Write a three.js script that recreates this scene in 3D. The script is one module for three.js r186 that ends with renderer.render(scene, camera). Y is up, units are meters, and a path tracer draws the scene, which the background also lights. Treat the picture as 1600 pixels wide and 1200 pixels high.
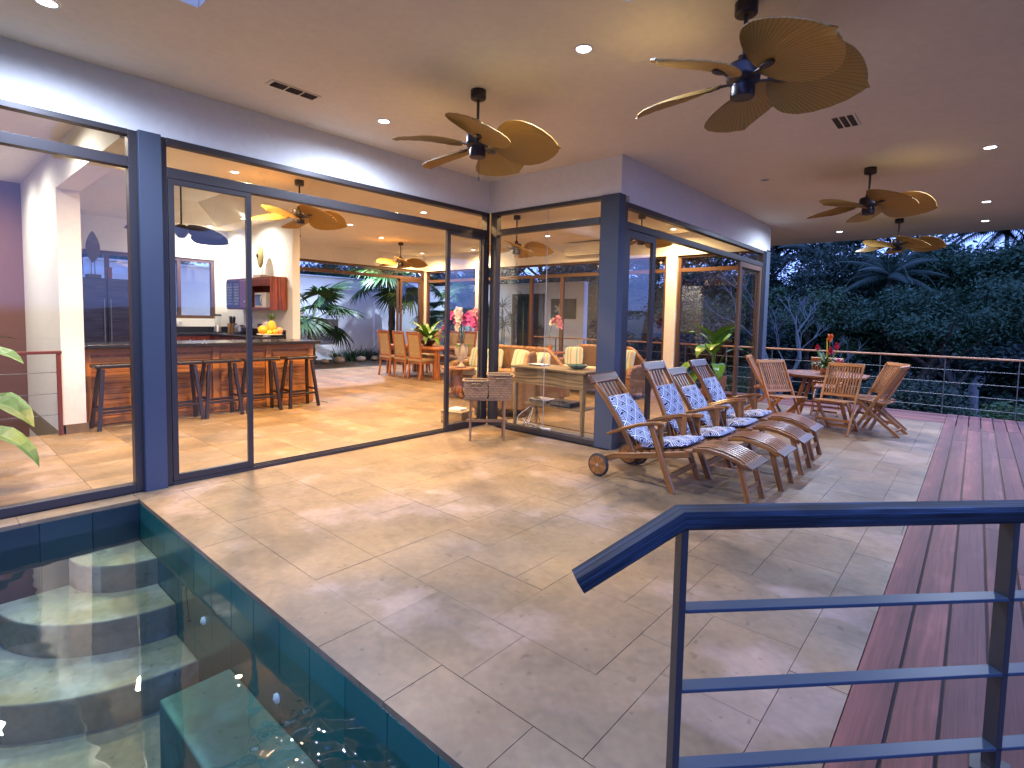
import * as THREE from 'three';
import { RoundedBoxGeometry } from 'three/addons/geometries/RoundedBoxGeometry.js';
import { mergeGeometries, toCreasedNormals, mergeVertices } from 'three/addons/utils/BufferGeometryUtils.js';

// ---------------------------------------------------------------- camera, sky, sun, exposure
const scene = new THREE.Scene();
const rad = THREE.MathUtils.degToRad;
const camera = new THREE.PerspectiveCamera(2 * Math.atan(600 / 829.13) * 180 / Math.PI, 1600 / 1200, 0.05, 900);
camera.position.set(0, 1.5, 0);
camera.rotation.order = 'YXZ';
camera.rotation.set(rad(-3.64), rad(41.18), rad(1.206));
camera.setViewOffset(1600, 1200, 0, 50.4, 1600, 1200);   // lens shift of an upright architectural photograph

const renderer = new THREE.WebGLRenderer({ antialias: true });
renderer.toneMapping = THREE.LinearToneMapping;
renderer.toneMappingExposure = 1.9;
renderer.shadowMap.enabled = true;

let seedState = 7;
const rnd = () => { seedState = (seedState + 0x6d2b79f5) | 0; let t = Math.imul(seedState ^ (seedState >>> 15), 1 | seedState); t = (t + Math.imul(t ^ (t >>> 7), 61 | t)) ^ t; return ((t ^ (t >>> 14)) >>> 0) / 4294967296; };
const reseed = (n) => { seedState = n; };
const rr = (a, b) => a + (b - a) * rnd();
const pick = (l) => l[Math.floor(rnd() * l.length)];
const mix = (a, b, t) => a + (b - a) * t;
const clamp = (x, a = 0, b = 1) => Math.min(b, Math.max(a, x));
const smooth = (a, b, x) => { const t = clamp((x - a) / (b - a)); return t * t * (3 - 2 * t); };

// value noise that repeats every (px, py) cells
const hash = (x, y, s) => { let h = Math.imul(x, 374761393) ^ Math.imul(y, 668265263) ^ Math.imul(s, 974711); h = Math.imul(h ^ (h >>> 13), 1274126177); return ((h ^ (h >>> 16)) >>> 0) / 4294967296; };
function vnoise(x, y, px, py, s) {
  const x0 = Math.floor(x), y0 = Math.floor(y), fx = x - x0, fy = y - y0, m = (a, n) => ((a % n) + n) % n;
  const u = fx * fx * (3 - 2 * fx), v = fy * fy * (3 - 2 * fy), X0 = m(x0, px), X1 = m(x0 + 1, px), Y0 = m(y0, py), Y1 = m(y0 + 1, py);
  return mix(mix(hash(X0, Y0, s), hash(X1, Y0, s), u), mix(hash(X0, Y1, s), hash(X1, Y1, s), u), v);
}
function fbm(u, v, fx, fy, oct, s) {   // u, v in 0..1
  let a = 0.5, t = 0, n = 0;
  for (let i = 0; i < oct; i++) { t += a * vnoise(u * fx, v * fy, fx, fy, s + i * 17); n += a; a *= 0.5; fx *= 2; fy *= 2; }
  return t / n;
}

// dusk sky: clear deep blue, paler towards the horizon, thin streaks of cloud
{
  const w = 512, h = 256, d = new Float32Array(w * h * 4);
  for (let j = 0; j < h; j++) for (let i = 0; i < w; i++) {
    const lat = ((j + 0.5) / h - 0.5) * Math.PI, e = Math.sin(lat), k = (j * w + i) * 4;
    const t = Math.pow(1 - clamp(e), 2.2), c = smooth(0.45, 0.75, fbm(i / w, j / h, 6, 10, 5, 31)) * clamp(e * 6);
    const base = e < 0 ? [0.03, 0.045, 0.09] : [mix(0.24, 0.32, t), mix(0.41, 0.53, t), mix(1.32, 1.52, t)];
    for (let q = 0; q < 3; q++) d[k + q] = base[q] * (1 + 0.35 * c * (q === 0 ? 1.6 : q === 1 ? 1.2 : 0.8));
    d[k + 3] = 1;
  }
  const t = new THREE.DataTexture(d, w, h, THREE.RGBAFormat, THREE.FloatType);
  t.mapping = THREE.EquirectangularReflectionMapping; t.magFilter = THREE.LinearFilter; t.minFilter = THREE.LinearFilter; t.wrapS = THREE.RepeatWrapping; t.needsUpdate = true;
  scene.background = t; scene.environment = t;
  scene.backgroundIntensity = 1.0; scene.environmentIntensity = 1.0;
}
const sun = new THREE.DirectionalLight(new THREE.Color(1, 0.93, 0.86), 0.02);   // the last of the afterglow
sun.position.set(30, 12, 20); sun.target.position.set(-3, 0, -5); sun.castShadow = true; sun.shadow.radius = 40;
Object.assign(sun.shadow.camera, { left: -30, right: 30, top: 30, bottom: -30, near: 1, far: 120 }); sun.shadow.mapSize.set(2048, 2048);
sun.name = 'sun'; scene.add(sun, sun.target); sun.target.name = 'sun_target';

// ---------------------------------------------------------------- helpers
const V = (x, y, z) => new THREE.Vector3(x, y, z);
const L3 = (r, g, b) => new THREE.Color().setRGB(r, g, b);
function clean(g) {
  let o = g.index ? g.toNonIndexed() : g.clone();
  for (const k of Object.keys(o.attributes)) if (!['position', 'normal', 'uv'].includes(k)) o.deleteAttribute(k);
  if (!o.attributes.normal) o.computeVertexNormals();
  if (!o.attributes.uv) o.setAttribute('uv', new THREE.BufferAttribute(new Float32Array(o.attributes.position.count * 2), 2));
  o.clearGroups();
  return o;
}
const merge = (list) => { const l = (Array.isArray(list) ? list : [list]).map(clean); return l.length === 1 ? l[0] : mergeGeometries(l); };
// uv in metres: v runs along the grain axis ('x', 'y', 'z'), u across it; without a grain axis, flat box mapping
function uvm(g0, grain, off = [0, 0]) {
  const g = clean(g0), p = g.attributes.position, n = g.attributes.normal, uv = new Float32Array(p.count * 2);
  for (let i = 0; i < p.count; i++) {
    const x = p.getX(i), y = p.getY(i), z = p.getZ(i); let a, b;
    if (grain === 'x') { a = y + z; b = x; } else if (grain === 'y') { a = x + z; b = y; } else if (grain === 'z') { a = x + y; b = z; }
    else { const nx = Math.abs(n.getX(i)), ny = Math.abs(n.getY(i)), nz = Math.abs(n.getZ(i)); if (ny >= nx && ny >= nz) { a = x; b = z; } else if (nx >= nz) { a = z; b = y; } else { a = x; b = y; } }
    uv[2 * i] = a + off[0]; uv[2 * i + 1] = b + off[1];
  }
  g.setAttribute('uv', new THREE.BufferAttribute(uv, 2));
  return g;
}
function bx(w, h, d, x = 0, y = 0, z = 0, r = 0, grain, off) {   // box by size and centre
  const g = r > 0 ? new RoundedBoxGeometry(w, h, d, 1, Math.min(r, w / 2.01, h / 2.01, d / 2.01)) : new THREE.BoxGeometry(w, h, d);
  g.translate(x, y, z);
  return uvm(g, grain, off);
}
const span = (x0, x1, y0, y1, z0, z1, r = 0, grain, off) => bx(Math.abs(x1 - x0), Math.abs(y1 - y0), Math.abs(z1 - z0), (x0 + x1) / 2, (y0 + y1) / 2, (z0 + z1) / 2, r, grain, off);
function bar(a, b, w, t, side = V(0, 0, 1), r = 0.003) {   // straight bar a-b, w wide along side, t thick
  const dir = b.clone().sub(a), len = dir.length(); dir.normalize();
  const nrm = dir.clone().cross(side).normalize(), sd = nrm.clone().cross(dir).normalize();
  const g = bx(t, len, w, 0, len / 2, 0, r, 'y', [rnd() * 3, rnd() * 3]);
  return g.applyMatrix4(new THREE.Matrix4().makeBasis(nrm, dir, sd).setPosition(a));
}
// sweep of a chamfered rectangle along points; w along side, t across
function sweep(pts, w, t, side = V(0, 0, 1), taper = () => 1, ch = 0.22) {
  const P = [], rings = [], c = Math.min(w, t) * ch, hw = w / 2, ht = t / 2;
  const sec = [[hw, ht - c], [hw - c, ht], [-hw + c, ht], [-hw, ht - c], [-hw, -ht + c], [-hw + c, -ht], [hw - c, -ht], [hw, -ht + c]];
  let len = 0; const off = rnd() * 3;
  pts.forEach((p, i) => {
    const a = pts[Math.max(0, i - 1)], b = pts[Math.min(pts.length - 1, i + 1)], d = b.clone().sub(a).normalize();
    const n = side.clone().cross(d).normalize(), s = d.clone().cross(n).normalize(), k = taper(i / (pts.length - 1));
    let m = 1;
    if (i > 0 && i < pts.length - 1) { const d0 = p.clone().sub(a).normalize(); m = 1 / Math.max(0.5, d0.dot(d)); }
    if (i) len += p.distanceTo(a);
    rings.push({ v: len + off, q: sec.map(([x, y]) => p.clone().addScaledVector(s, x * k).addScaledVector(n, y * k * m)) });
  });
  const uv = [], N = sec.length, per = [0];
  for (let j = 0; j < N; j++) per.push(per[j] + Math.hypot(sec[(j + 1) % N][0] - sec[j][0], sec[(j + 1) % N][1] - sec[j][1]));
  const tri = (a, b, cc, ua, ub, uc) => { P.push(...a.toArray(), ...b.toArray(), ...cc.toArray()); uv.push(...ua, ...ub, ...uc); };
  for (let i = 0; i + 1 < rings.length; i++) for (let j = 0; j < N; j++) {
    const A = rings[i].q[j], B = rings[i].q[(j + 1) % N], C = rings[i + 1].q[(j + 1) % N], D = rings[i + 1].q[j], v0 = rings[i].v, v1 = rings[i + 1].v, u0 = per[j] + off, u1 = per[j + 1] + off;
    tri(A, B, C, [u0, v0], [u1, v0], [u1, v1]); tri(A, C, D, [u0, v0], [u1, v1], [u0, v1]);
  }
  for (const [r, f] of [[rings[0], 1], [rings[rings.length - 1], 0]]) for (let j = 1; j + 1 < N; j++) { const q = f ? [0, j + 1, j] : [0, j, j + 1]; tri(r.q[q[0]], r.q[q[1]], r.q[q[2]], [0, r.v], [0.02, r.v], [0.02, r.v + 0.02]); }
  const g = new THREE.BufferGeometry();
  g.setAttribute('position', new THREE.Float32BufferAttribute(P, 3)); g.setAttribute('uv', new THREE.Float32BufferAttribute(uv, 2));
  g.computeVertexNormals();
  return toCreasedNormals(g, 0.5);
}
function tube(pts, r, seg = 12, rs = 6) { return clean(new THREE.TubeGeometry(new THREE.CatmullRomCurve3(pts), seg, r, rs, false)); }
function cyl(r0, r1, h, x, y, z, seg = 16) { const g = new THREE.CylinderGeometry(r1, r0, h, seg); g.translate(x, y + h / 2, z); return clean(g); }   // r0 at the bottom
function lathe(prof, x = 0, y = 0, z = 0, seg = 20) { const g = new THREE.LatheGeometry(prof.map(([r, h]) => new THREE.Vector2(r, h)), seg); g.translate(x, y, z); return clean(g); }
function sph(r, x, y, z, sx = 1, sy = 1, sz = 1, ws = 12, hs = 8) { const g = new THREE.SphereGeometry(r, ws, hs); g.scale(sx, sy, sz); g.translate(x, y, z); return clean(g); }
const turned = (g, rx, ry, rz, x = 0, y = 0, z = 0) => { const o = clean(g); o.applyMatrix4(new THREE.Matrix4().compose(V(x, y, z), new THREE.Quaternion().setFromEuler(new THREE.Euler(rx, ry, rz, 'YXZ')), V(1, 1, 1))); return o; };

const taken = new Map();
function numbered(name) { const n = taken.get(name) ?? 0; taken.set(name, n + 1); return n ? name + '_' + String(n).padStart(3, '0') : name; }
function tag(o, label, category, group) { o.userData.label = label; o.userData.category = category; if (group) o.userData.group = group; return o; }
function thing(name, label, category, [x, y, z] = [0, 0, 0], turn = 0, group) {
  const o = new THREE.Group(); o.name = numbered(name); o.position.set(x, y, z); o.rotation.y = turn; scene.add(o);
  return tag(o, label, category, group);
}
function part(parent, name, geo, mat) { const m = new THREE.Mesh(Array.isArray(geo) ? merge(geo) : geo, mat); m.name = name; m.castShadow = m.receiveShadow = true; parent.add(m); return m; }
function struct(name, geo, mat) { const m = new THREE.Mesh(Array.isArray(geo) ? merge(geo) : geo, mat); m.name = numbered(name); m.userData.kind = 'structure'; m.castShadow = m.receiveShadow = true; scene.add(m); return m; }
function copy(o, [x, y, z], turn, label) { const c = o.clone(); c.name = numbered(o.name.replace(/_\d{3}$/, '')); c.position.set(x, y, z); c.rotation.y = turn; c.userData = { ...o.userData }; if (label) c.userData.label = label; scene.add(c); return c; }

// ---------------------------------------------------------------- textures and materials
function tex(w, h, f, srgb = true, mx = 1, my = 1) {   // mx, my: metres that one tile of the texture covers
  const d = new Uint8Array(w * h * 4);
  for (let j = 0; j < h; j++) for (let i = 0; i < w; i++) { const c = f((i + 0.5) / w, (j + 0.5) / h), k = (j * w + i) * 4; for (let q = 0; q < 3; q++) d[k + q] = clamp(Array.isArray(c) ? c[q] : c) * 255; d[k + 3] = 255; }
  const t = new THREE.DataTexture(d, w, h); t.colorSpace = srgb ? THREE.SRGBColorSpace : THREE.NoColorSpace;
  t.wrapS = t.wrapT = THREE.RepeatWrapping; t.magFilter = THREE.LinearFilter; t.minFilter = THREE.LinearMipmapLinearFilter; t.generateMipmaps = true; t.repeat.set(1 / mx, 1 / my); t.needsUpdate = true;
  return t;
}
const std = (o) => new THREE.MeshStandardMaterial(o);
const phy = (o) => new THREE.MeshPhysicalMaterial(o);

// limestone: blotches, mineral streaks, pits and pale scuffs
const stoneH = (u, v) => fbm(u, v, 7, 7, 6, 3);
const stoneMap = tex(2048, 2048, (u, v) => {
  const w1 = fbm(u, v, 6, 6, 4, 91) * 0.06, big = fbm(u + w1, v, 5, 5, 4, 11), mid = fbm(u, v + w1, 16, 16, 4, 23), fine = fbm(u, v, 170, 170, 2, 37);
  const vein = Math.pow(1 - Math.abs(fbm(u + w1, v + w1, 9, 14, 4, 51) * 2 - 1), 18), bloom = smooth(0.57, 0.74, fbm(u + w1, v, 11, 13, 5, 77)), stain = smooth(0.56, 0.72, fbm(u, v + w1, 8, 8, 5, 177)), speck = smooth(0.84, 0.9, fbm(u, v, 120, 120, 2, 61));
  const k = 0.73 + 0.22 * (big - 0.5) + 0.24 * (mid - 0.5) + 0.10 * (fine - 0.5) - 0.05 * vein + 0.11 * bloom - 0.10 * stain - 0.12 * speck;
  const warm = fbm(u, v, 7, 7, 4, 131) - 0.5;
  return [k * (1.0 + 0.10 * warm), k * (0.93 + 0.02 * bloom), k * (0.82 - 0.22 * warm + 0.12 * bloom)];
}, true, 5.2, 5.2);
const stoneRough = tex(1024, 1024, (u, v) => 0.26 + 0.40 * fbm(u, v, 11, 13, 5, 77) + 0.1 * fbm(u, v, 90, 90, 2, 37), false, 5.2, 5.2);
const stoneBump = tex(1024, 1024, (u, v) => 0.6 * stoneH(u, v) + 0.4 * fbm(u, v, 60, 60, 3, 61), false, 2.6, 2.6);
const paverMats = [[0.40, 0.302, 0.205], [0.425, 0.32, 0.214], [0.378, 0.288, 0.20], [0.41, 0.315, 0.22]].map((c) => std({ map: stoneMap, color: L3(...c), roughness: 1, roughnessMap: stoneRough, bumpMap: stoneBump, bumpScale: 0.003 }));
const indoorMats = paverMats;   // the same limestone runs through the house
const joint = std({ color: L3(0.17, 0.135, 0.10), roughness: 0.95 });
const copingMat = paverMats[2];

const plasterBump = tex(512, 512, (u, v) => fbm(u, v, 40, 40, 4, 5), false, 1.5, 1.5);
const plasterMap = tex(512, 512, (u, v) => { const k = 0.95 + 0.05 * (fbm(u, v, 4, 4, 5, 9) - 0.5) + 0.03 * (fbm(u, v, 70, 70, 2, 4) - 0.5); return [k, k, k * 0.995]; }, true, 3, 3);
const plaster = (c, r = 0.85) => std({ map: plasterMap, color: L3(...c), roughness: r, bumpMap: plasterBump, bumpScale: 0.0012 });
const wallWhite = plaster([0.88, 0.87, 0.86]), ceilMat = plaster([0.89, 0.79, 0.65]), mauve = plaster([0.23, 0.105, 0.085]), gardenWhite = plaster([0.88, 0.88, 0.89]);
const roofMat = plaster([0.30, 0.30, 0.30]);

const bronze = std({ color: L3(0.045, 0.038, 0.038), roughness: 0.38, metalness: 0.25 });
const bronzeBrown = std({ color: L3(0.12, 0.065, 0.04), roughness: 0.4, metalness: 0.2 });
const columnMat = phy({ color: L3(0.046, 0.058, 0.088), roughness: 0.55, bumpMap: plasterBump, bumpScale: 0.0006 });
const glass = phy({ color: L3(0.95, 0.97, 0.96), transmission: 1, thickness: 0, roughness: 0, ior: 1.62 });
const cableSteel = std({ color: L3(0.20, 0.21, 0.22), roughness: 0.55, metalness: 0.2 });
const steel = std({ color: L3(0.55, 0.55, 0.56), roughness: 0.3, metalness: 1 });
const darkSteel = std({ color: L3(0.16, 0.17, 0.19), roughness: 0.38, metalness: 0.8 });
const blackMat = std({ color: L3(0.018, 0.017, 0.018), roughness: 0.45 });
const whitePlastic = std({ color: L3(0.75, 0.75, 0.74), roughness: 0.4 });
const rubber = std({ color: L3(0.02, 0.02, 0.02), roughness: 0.7 });

// wood: streaks along v
const woodTex = (s, contrast, freq = 26, mx = 0.5, my = 2) => tex(512, 1024, (u, v) => {
  const warp = fbm(u, v, 3, 4, 3, s + 7) * 0.10, st = fbm(u + warp, v, freq, 2, 4, s), fine = fbm(u, v, freq * 5, 10, 2, s + 3), ring = 0.5 + 0.5 * Math.sin((u + warp * 1.6) * 2 * Math.PI * 9), blot = fbm(u, v, 3, 6, 4, s + 19);
  const k = 0.80 + contrast * (0.9 * (st - 0.5) + 0.35 * (fine - 0.5) + 0.16 * (ring - 0.5) + 0.5 * (blot - 0.5));
  return [k, k * 0.985, k * 0.96];
}, true, mx, my);
const woodC = woodTex(500, 0.38);
const woodA = woodTex(200, 0.75), woodB = woodTex(300, 1.0, 34);
const deckTex = tex(512, 1024, (u, v) => {
  const warp = fbm(u, v, 3, 4, 3, 407) * 0.08, st = fbm(u + warp, v, 30, 2, 4, 400), fine = fbm(u, v, 130, 8, 2, 403), worn = smooth(0.5, 0.78, fbm(u, v, 5, 6, 5, 411)), blot = fbm(u, v, 4, 3, 4, 421);
  const k = 0.72 + 0.22 * (st - 0.5) + 0.14 * (fine - 0.5) + 0.34 * (blot - 0.5);
  return [k + 0.10 * worn, k * 0.95 + 0.12 * worn, k * 0.95 + 0.13 * worn];
}, true, 0.5, 2);
const woodBump = tex(512, 512, (u, v) => fbm(u, v, 60, 3, 4, 55), false, 0.5, 2);
const wood = (c, r, map = woodA, coat = 0) => phy({ map, color: L3(...c), roughness: r, bumpMap: woodBump, bumpScale: 0.0006, clearcoat: coat, clearcoatRoughness: 0.28 });
const deckMats = [[0.27, 0.10, 0.074], [0.32, 0.122, 0.088], [0.235, 0.088, 0.067], [0.29, 0.126, 0.10]].map((c) => wood(c, 0.66, deckTex));
const steamerWood = wood([0.34, 0.125, 0.024], 0.3, woodA, 0.5), steamerDark = wood([0.21, 0.068, 0.02], 0.3, woodA, 0.6);
const teak = wood([0.50, 0.20, 0.055], 0.45, woodA, 0.15), teakTable = wood([0.36, 0.14, 0.04], 0.4, woodA, 0.3);
const barWood = wood([0.72, 0.28, 0.055], 0.42, woodC, 0.15), barWoodDark = wood([0.62, 0.22, 0.042], 0.42, woodC, 0.15);
const darkWood = wood([0.055, 0.024, 0.016], 0.4, woodA, 0.3), diningWood = wood([0.46, 0.155, 0.035], 0.42, woodA, 0.2), cabinetWood = wood([0.26, 0.05, 0.02], 0.35, woodC, 0.3);
const stoolWood = wood([0.022, 0.013, 0.011], 0.4, woodA, 0.3);
const standWood = wood([0.33, 0.17, 0.075], 0.6, woodA), railWood = wood([0.40, 0.20, 0.11], 0.5, woodA);
const bluePaintMap = tex(512, 1024, (u, v) => { const st = fbm(u, v, 50, 3, 4, 71), b = fbm(u, v, 4, 8, 5, 72), f = fbm(u, v, 120, 14, 2, 73), s = smooth(0.6, 0.75, fbm(u, v, 30, 6, 4, 75)); const k = 0.58 + 0.7 * (st - 0.5) + 0.55 * (b - 0.5) + 0.35 * (f - 0.5) + 0.25 * s; return [k, k, k]; }, true, 0.4, 1.6);
const railPaint = phy({ map: bluePaintMap, color: L3(0.036, 0.064, 0.105), specularIntensity: 0.45, roughness: 0.62, bumpMap: woodBump, bumpScale: 0.0008 });
const railPost = phy({ color: L3(0.03, 0.03, 0.034), roughness: 0.45, map: plasterMap });
const railSteel = phy({ color: L3(0.030, 0.056, 0.086), roughness: 0.42, map: plasterMap });
const weave = tex(256, 256, (u, v) => { const a = Math.sin(u * 2 * Math.PI * 16), b = Math.sin(v * 2 * Math.PI * 16), o = (Math.floor(u * 16) + Math.floor(v * 16)) % 2; const k = 0.62 + 0.28 * (o ? Math.abs(a) : Math.abs(b)) + 0.2 * (fbm(u, v, 8, 8, 4, 3) - 0.5); return [k, k * 0.97, k * 0.93]; }, true, 0.2, 0.2);
const weaveBump = tex(256, 256, (u, v) => { const o = (Math.floor(u * 16) + Math.floor(v * 16)) % 2; return o ? Math.abs(Math.sin(u * Math.PI * 16)) : Math.abs(Math.sin(v * Math.PI * 16)); }, false, 0.2, 0.2);
const wicker = (c) => std({ map: weave, color: L3(...c), roughness: 0.6, bumpMap: weaveBump, bumpScale: 0.003 });
const rattan = wicker([0.40, 0.215, 0.09]), rattanRail = wood([0.46, 0.22, 0.10], 0.4, woodA, 0.3), basketMat = (() => { const m = wicker([0.46, 0.25, 0.11]); m.map = weave.clone(); m.map.repeat.set(2.2, 2.2); m.bumpMap = weaveBump.clone(); m.bumpMap.repeat.set(2.2, 2.2); m.bumpScale = 0.006; return m; })(), paleCane = wicker([0.62, 0.45, 0.22]);
const granite = std({ color: L3(0.05, 0.045, 0.042), roughness: 0.2, map: tex(256, 256, (u, v) => 0.6 + 0.5 * (fbm(u, v, 60, 60, 3, 8) - 0.3), true, 0.5, 0.5) });
const leafMat = (c, r = 0.5) => phy({ color: L3(...c), roughness: r, transmission: 0, map: leafTex });
const leafTex = tex(128, 256, (u, v) => { const rib = Math.abs(u - 0.5) < 0.02 ? 0.25 : 0, side = 0.08 * Math.pow(Math.abs(Math.sin((v * 26 + Math.abs(u - 0.5) * 14) * Math.PI)), 6), k = 0.74 + 0.3 * (fbm(u, v, 5, 8, 4, 12) - 0.5) + rib + side; return [k, k, k * 0.9]; });
const leafBright = leafMat([0.17, 0.40, 0.045], 0.35), leafMid = leafMat([0.08, 0.22, 0.035], 0.4), leafDark = leafMat([0.035, 0.10, 0.03], 0.5), leafPalm = leafMat([0.04, 0.12, 0.028], 0.55);

// ---------------------------------------------------------------- main dimensions
const XF = -5.15, ZS = -5.35, XR = -3.1, ZE = -10.75, CY = 3.36, ZP = -1.175, XP = -4.93, XD = -0.31, ZD = -10.63, WATER = -0.17;

// ---------------------------------------------------------------- terrain and sky surroundings
{
  const g = new THREE.PlaneGeometry(640, 640, 160, 160); g.rotateX(-Math.PI / 2);
  const p = g.attributes.position;
  for (let i = 0; i < p.count; i++) {
    const x = p.getX(i) , z = p.getZ(i), d = Math.max(0, -z - 13), n = fbm((x + 320) / 640, (z + 320) / 640, 24, 24, 4, 3) - 0.5;
    p.setY(i, -4.2 + smooth(6, 60, d) * 7 + smooth(0, 60, Math.max(0, -x - 22)) * 5 + n * 2.2 * smooth(2, 20, d));
  }
  g.computeVertexNormals();
  struct('terrain', uvm(g), std({ color: L3(0.03, 0.038, 0.02), roughness: 1, map: plasterMap }));
}

// ---------------------------------------------------------------- terrace floor
{
  const base = struct('terrace_floor', [
    span(XP, 2.2, -0.45, -0.018, ZD, ZP - 0.012), span(-0.75, 2.2, -0.45, -0.018, ZP - 0.012, 4),
  ], joint);
  // stone pavers of several sizes fitted together on a 0.2 m grid
  reseed(41);
  const cell = 0.2, x0 = XP, z0 = ZP - 0.30, nx = Math.ceil((XD - XP) / cell), nz = Math.ceil((z0 - ZD) / cell), used = new Set();
  const inside = (i, j) => { const x = x0 + (i + 0.5) * cell, z = z0 - (j + 0.5) * cell; return x < XD + 0.09 && z > ZD - 0.09 && !(x < XR - 0.05 && z < ZS - 0.02) && !(x < XF + 0.03); };
  const lay = (xa, xb, za, zb) => { const X0 = Math.min(xa, xb), X1 = Math.max(xa, xb), Z0 = Math.min(za, zb), Z1 = Math.max(za, zb), h = rr(-0.0008, 0.0008); part(base, 'paver', span(X0 + 0.0009, X1 - 0.0009, h - 0.03, h, Z0 + 0.0009, Z1 - 0.0009, 0.0012), pick(paverMats)); };
  const sizes = [[3, 2], [2, 3], [2, 2], [3, 2], [4, 2], [2, 3], [3, 3], [2, 2]];
  for (let j = 0; j < nz; j++) for (let i = 0; i < nx; i++) {
    if (used.has(i + ',' + j) || !inside(i, j)) continue;
    const order = [...sizes].sort(() => rnd() - 0.5); order.push([2, 1], [1, 2], [1, 1]);
    for (const [a, b] of order) {
      let ok = true;
      for (let q = 0; q < a && ok; q++) for (let s = 0; s < b && ok; s++) ok = inside(i + q, j + s) && !used.has((i + q) + ',' + (j + s));
      if (!ok) continue;
      for (let q = 0; q < a; q++) for (let s = 0; s < b; s++) used.add((i + q) + ',' + (j + s));
      lay(x0 + i * cell, Math.min(XD, x0 + (i + a) * cell), z0 - j * cell, Math.max(ZD, z0 - (j + b) * cell));
      break;
    }
  }
  // coping along the pool
  for (let x = XP; x < XD - 0.01;) { const w = Math.min(rr(0.5, 0.75), XD - x); lay(x, x + w, ZP, ZP - 0.30); x += w; }
  // narrow strip between facade and first paver column
  for (let z = ZP; z > ZS + 0.05;) { const d = Math.min(rr(0.5, 0.8), z - ZS); lay(XF + 0.03, XP, z, z - d); z -= d; }
  for (let z = ZP; z < 2.9;) { const d = Math.min(rr(0.5, 0.8), 3 - z); lay(XF + 0.03, XP, z + d, z); z += d; }
}

// ---------------------------------------------------------------- wooden deck, board by board
{
  const deck = struct('wooden_deck', [span(XD + 0.01, 1.7, -0.2, -0.11, -11.9, -0.6), span(-9.5, XD - 0.01, -0.2, -0.11, -11.9, ZD - 0.02)], std({ color: L3(0.012, 0.01, 0.01), roughness: 1 }));
  reseed(5);
  const bw = 0.1455, gap = 0.012;
  for (let i = 0, x = XD; x + bw < 1.75; i++, x += bw) {
    let z = -0.6;
    while (z > -11.85) { const len = Math.min(i === 0 ? 5.2 : rr(3.2, 5.5), z + 11.85); if (len < 0.05) break; const m = part(deck, 'board', bx(bw - gap, 0.035, len - 0.004, 0, -0.0175, 0, 0.003, 'z', [rnd() * 5, rnd() * 5]), pick(deckMats)); m.position.set(x + bw / 2 - 0.004, rr(-0.002, 0.001), z - len / 2); z -= len; }
  }
  for (let z = ZD - 0.002; z - bw > -11.9; z -= bw) {
    let x = XD;
    while (x > -9.4) { const len = Math.min(rr(2.8, 4.5), x + 9.4); if (len < 0.05) break; const m = part(deck, 'board', bx(len - 0.004, 0.035, bw - gap, 0, -0.0175, 0, 0.003, 'x', [rnd() * 5, rnd() * 5]), pick(deckMats)); m.position.set(x - len / 2, rr(-0.002, 0.001), z - bw / 2); x -= len; }
  }
}

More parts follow.
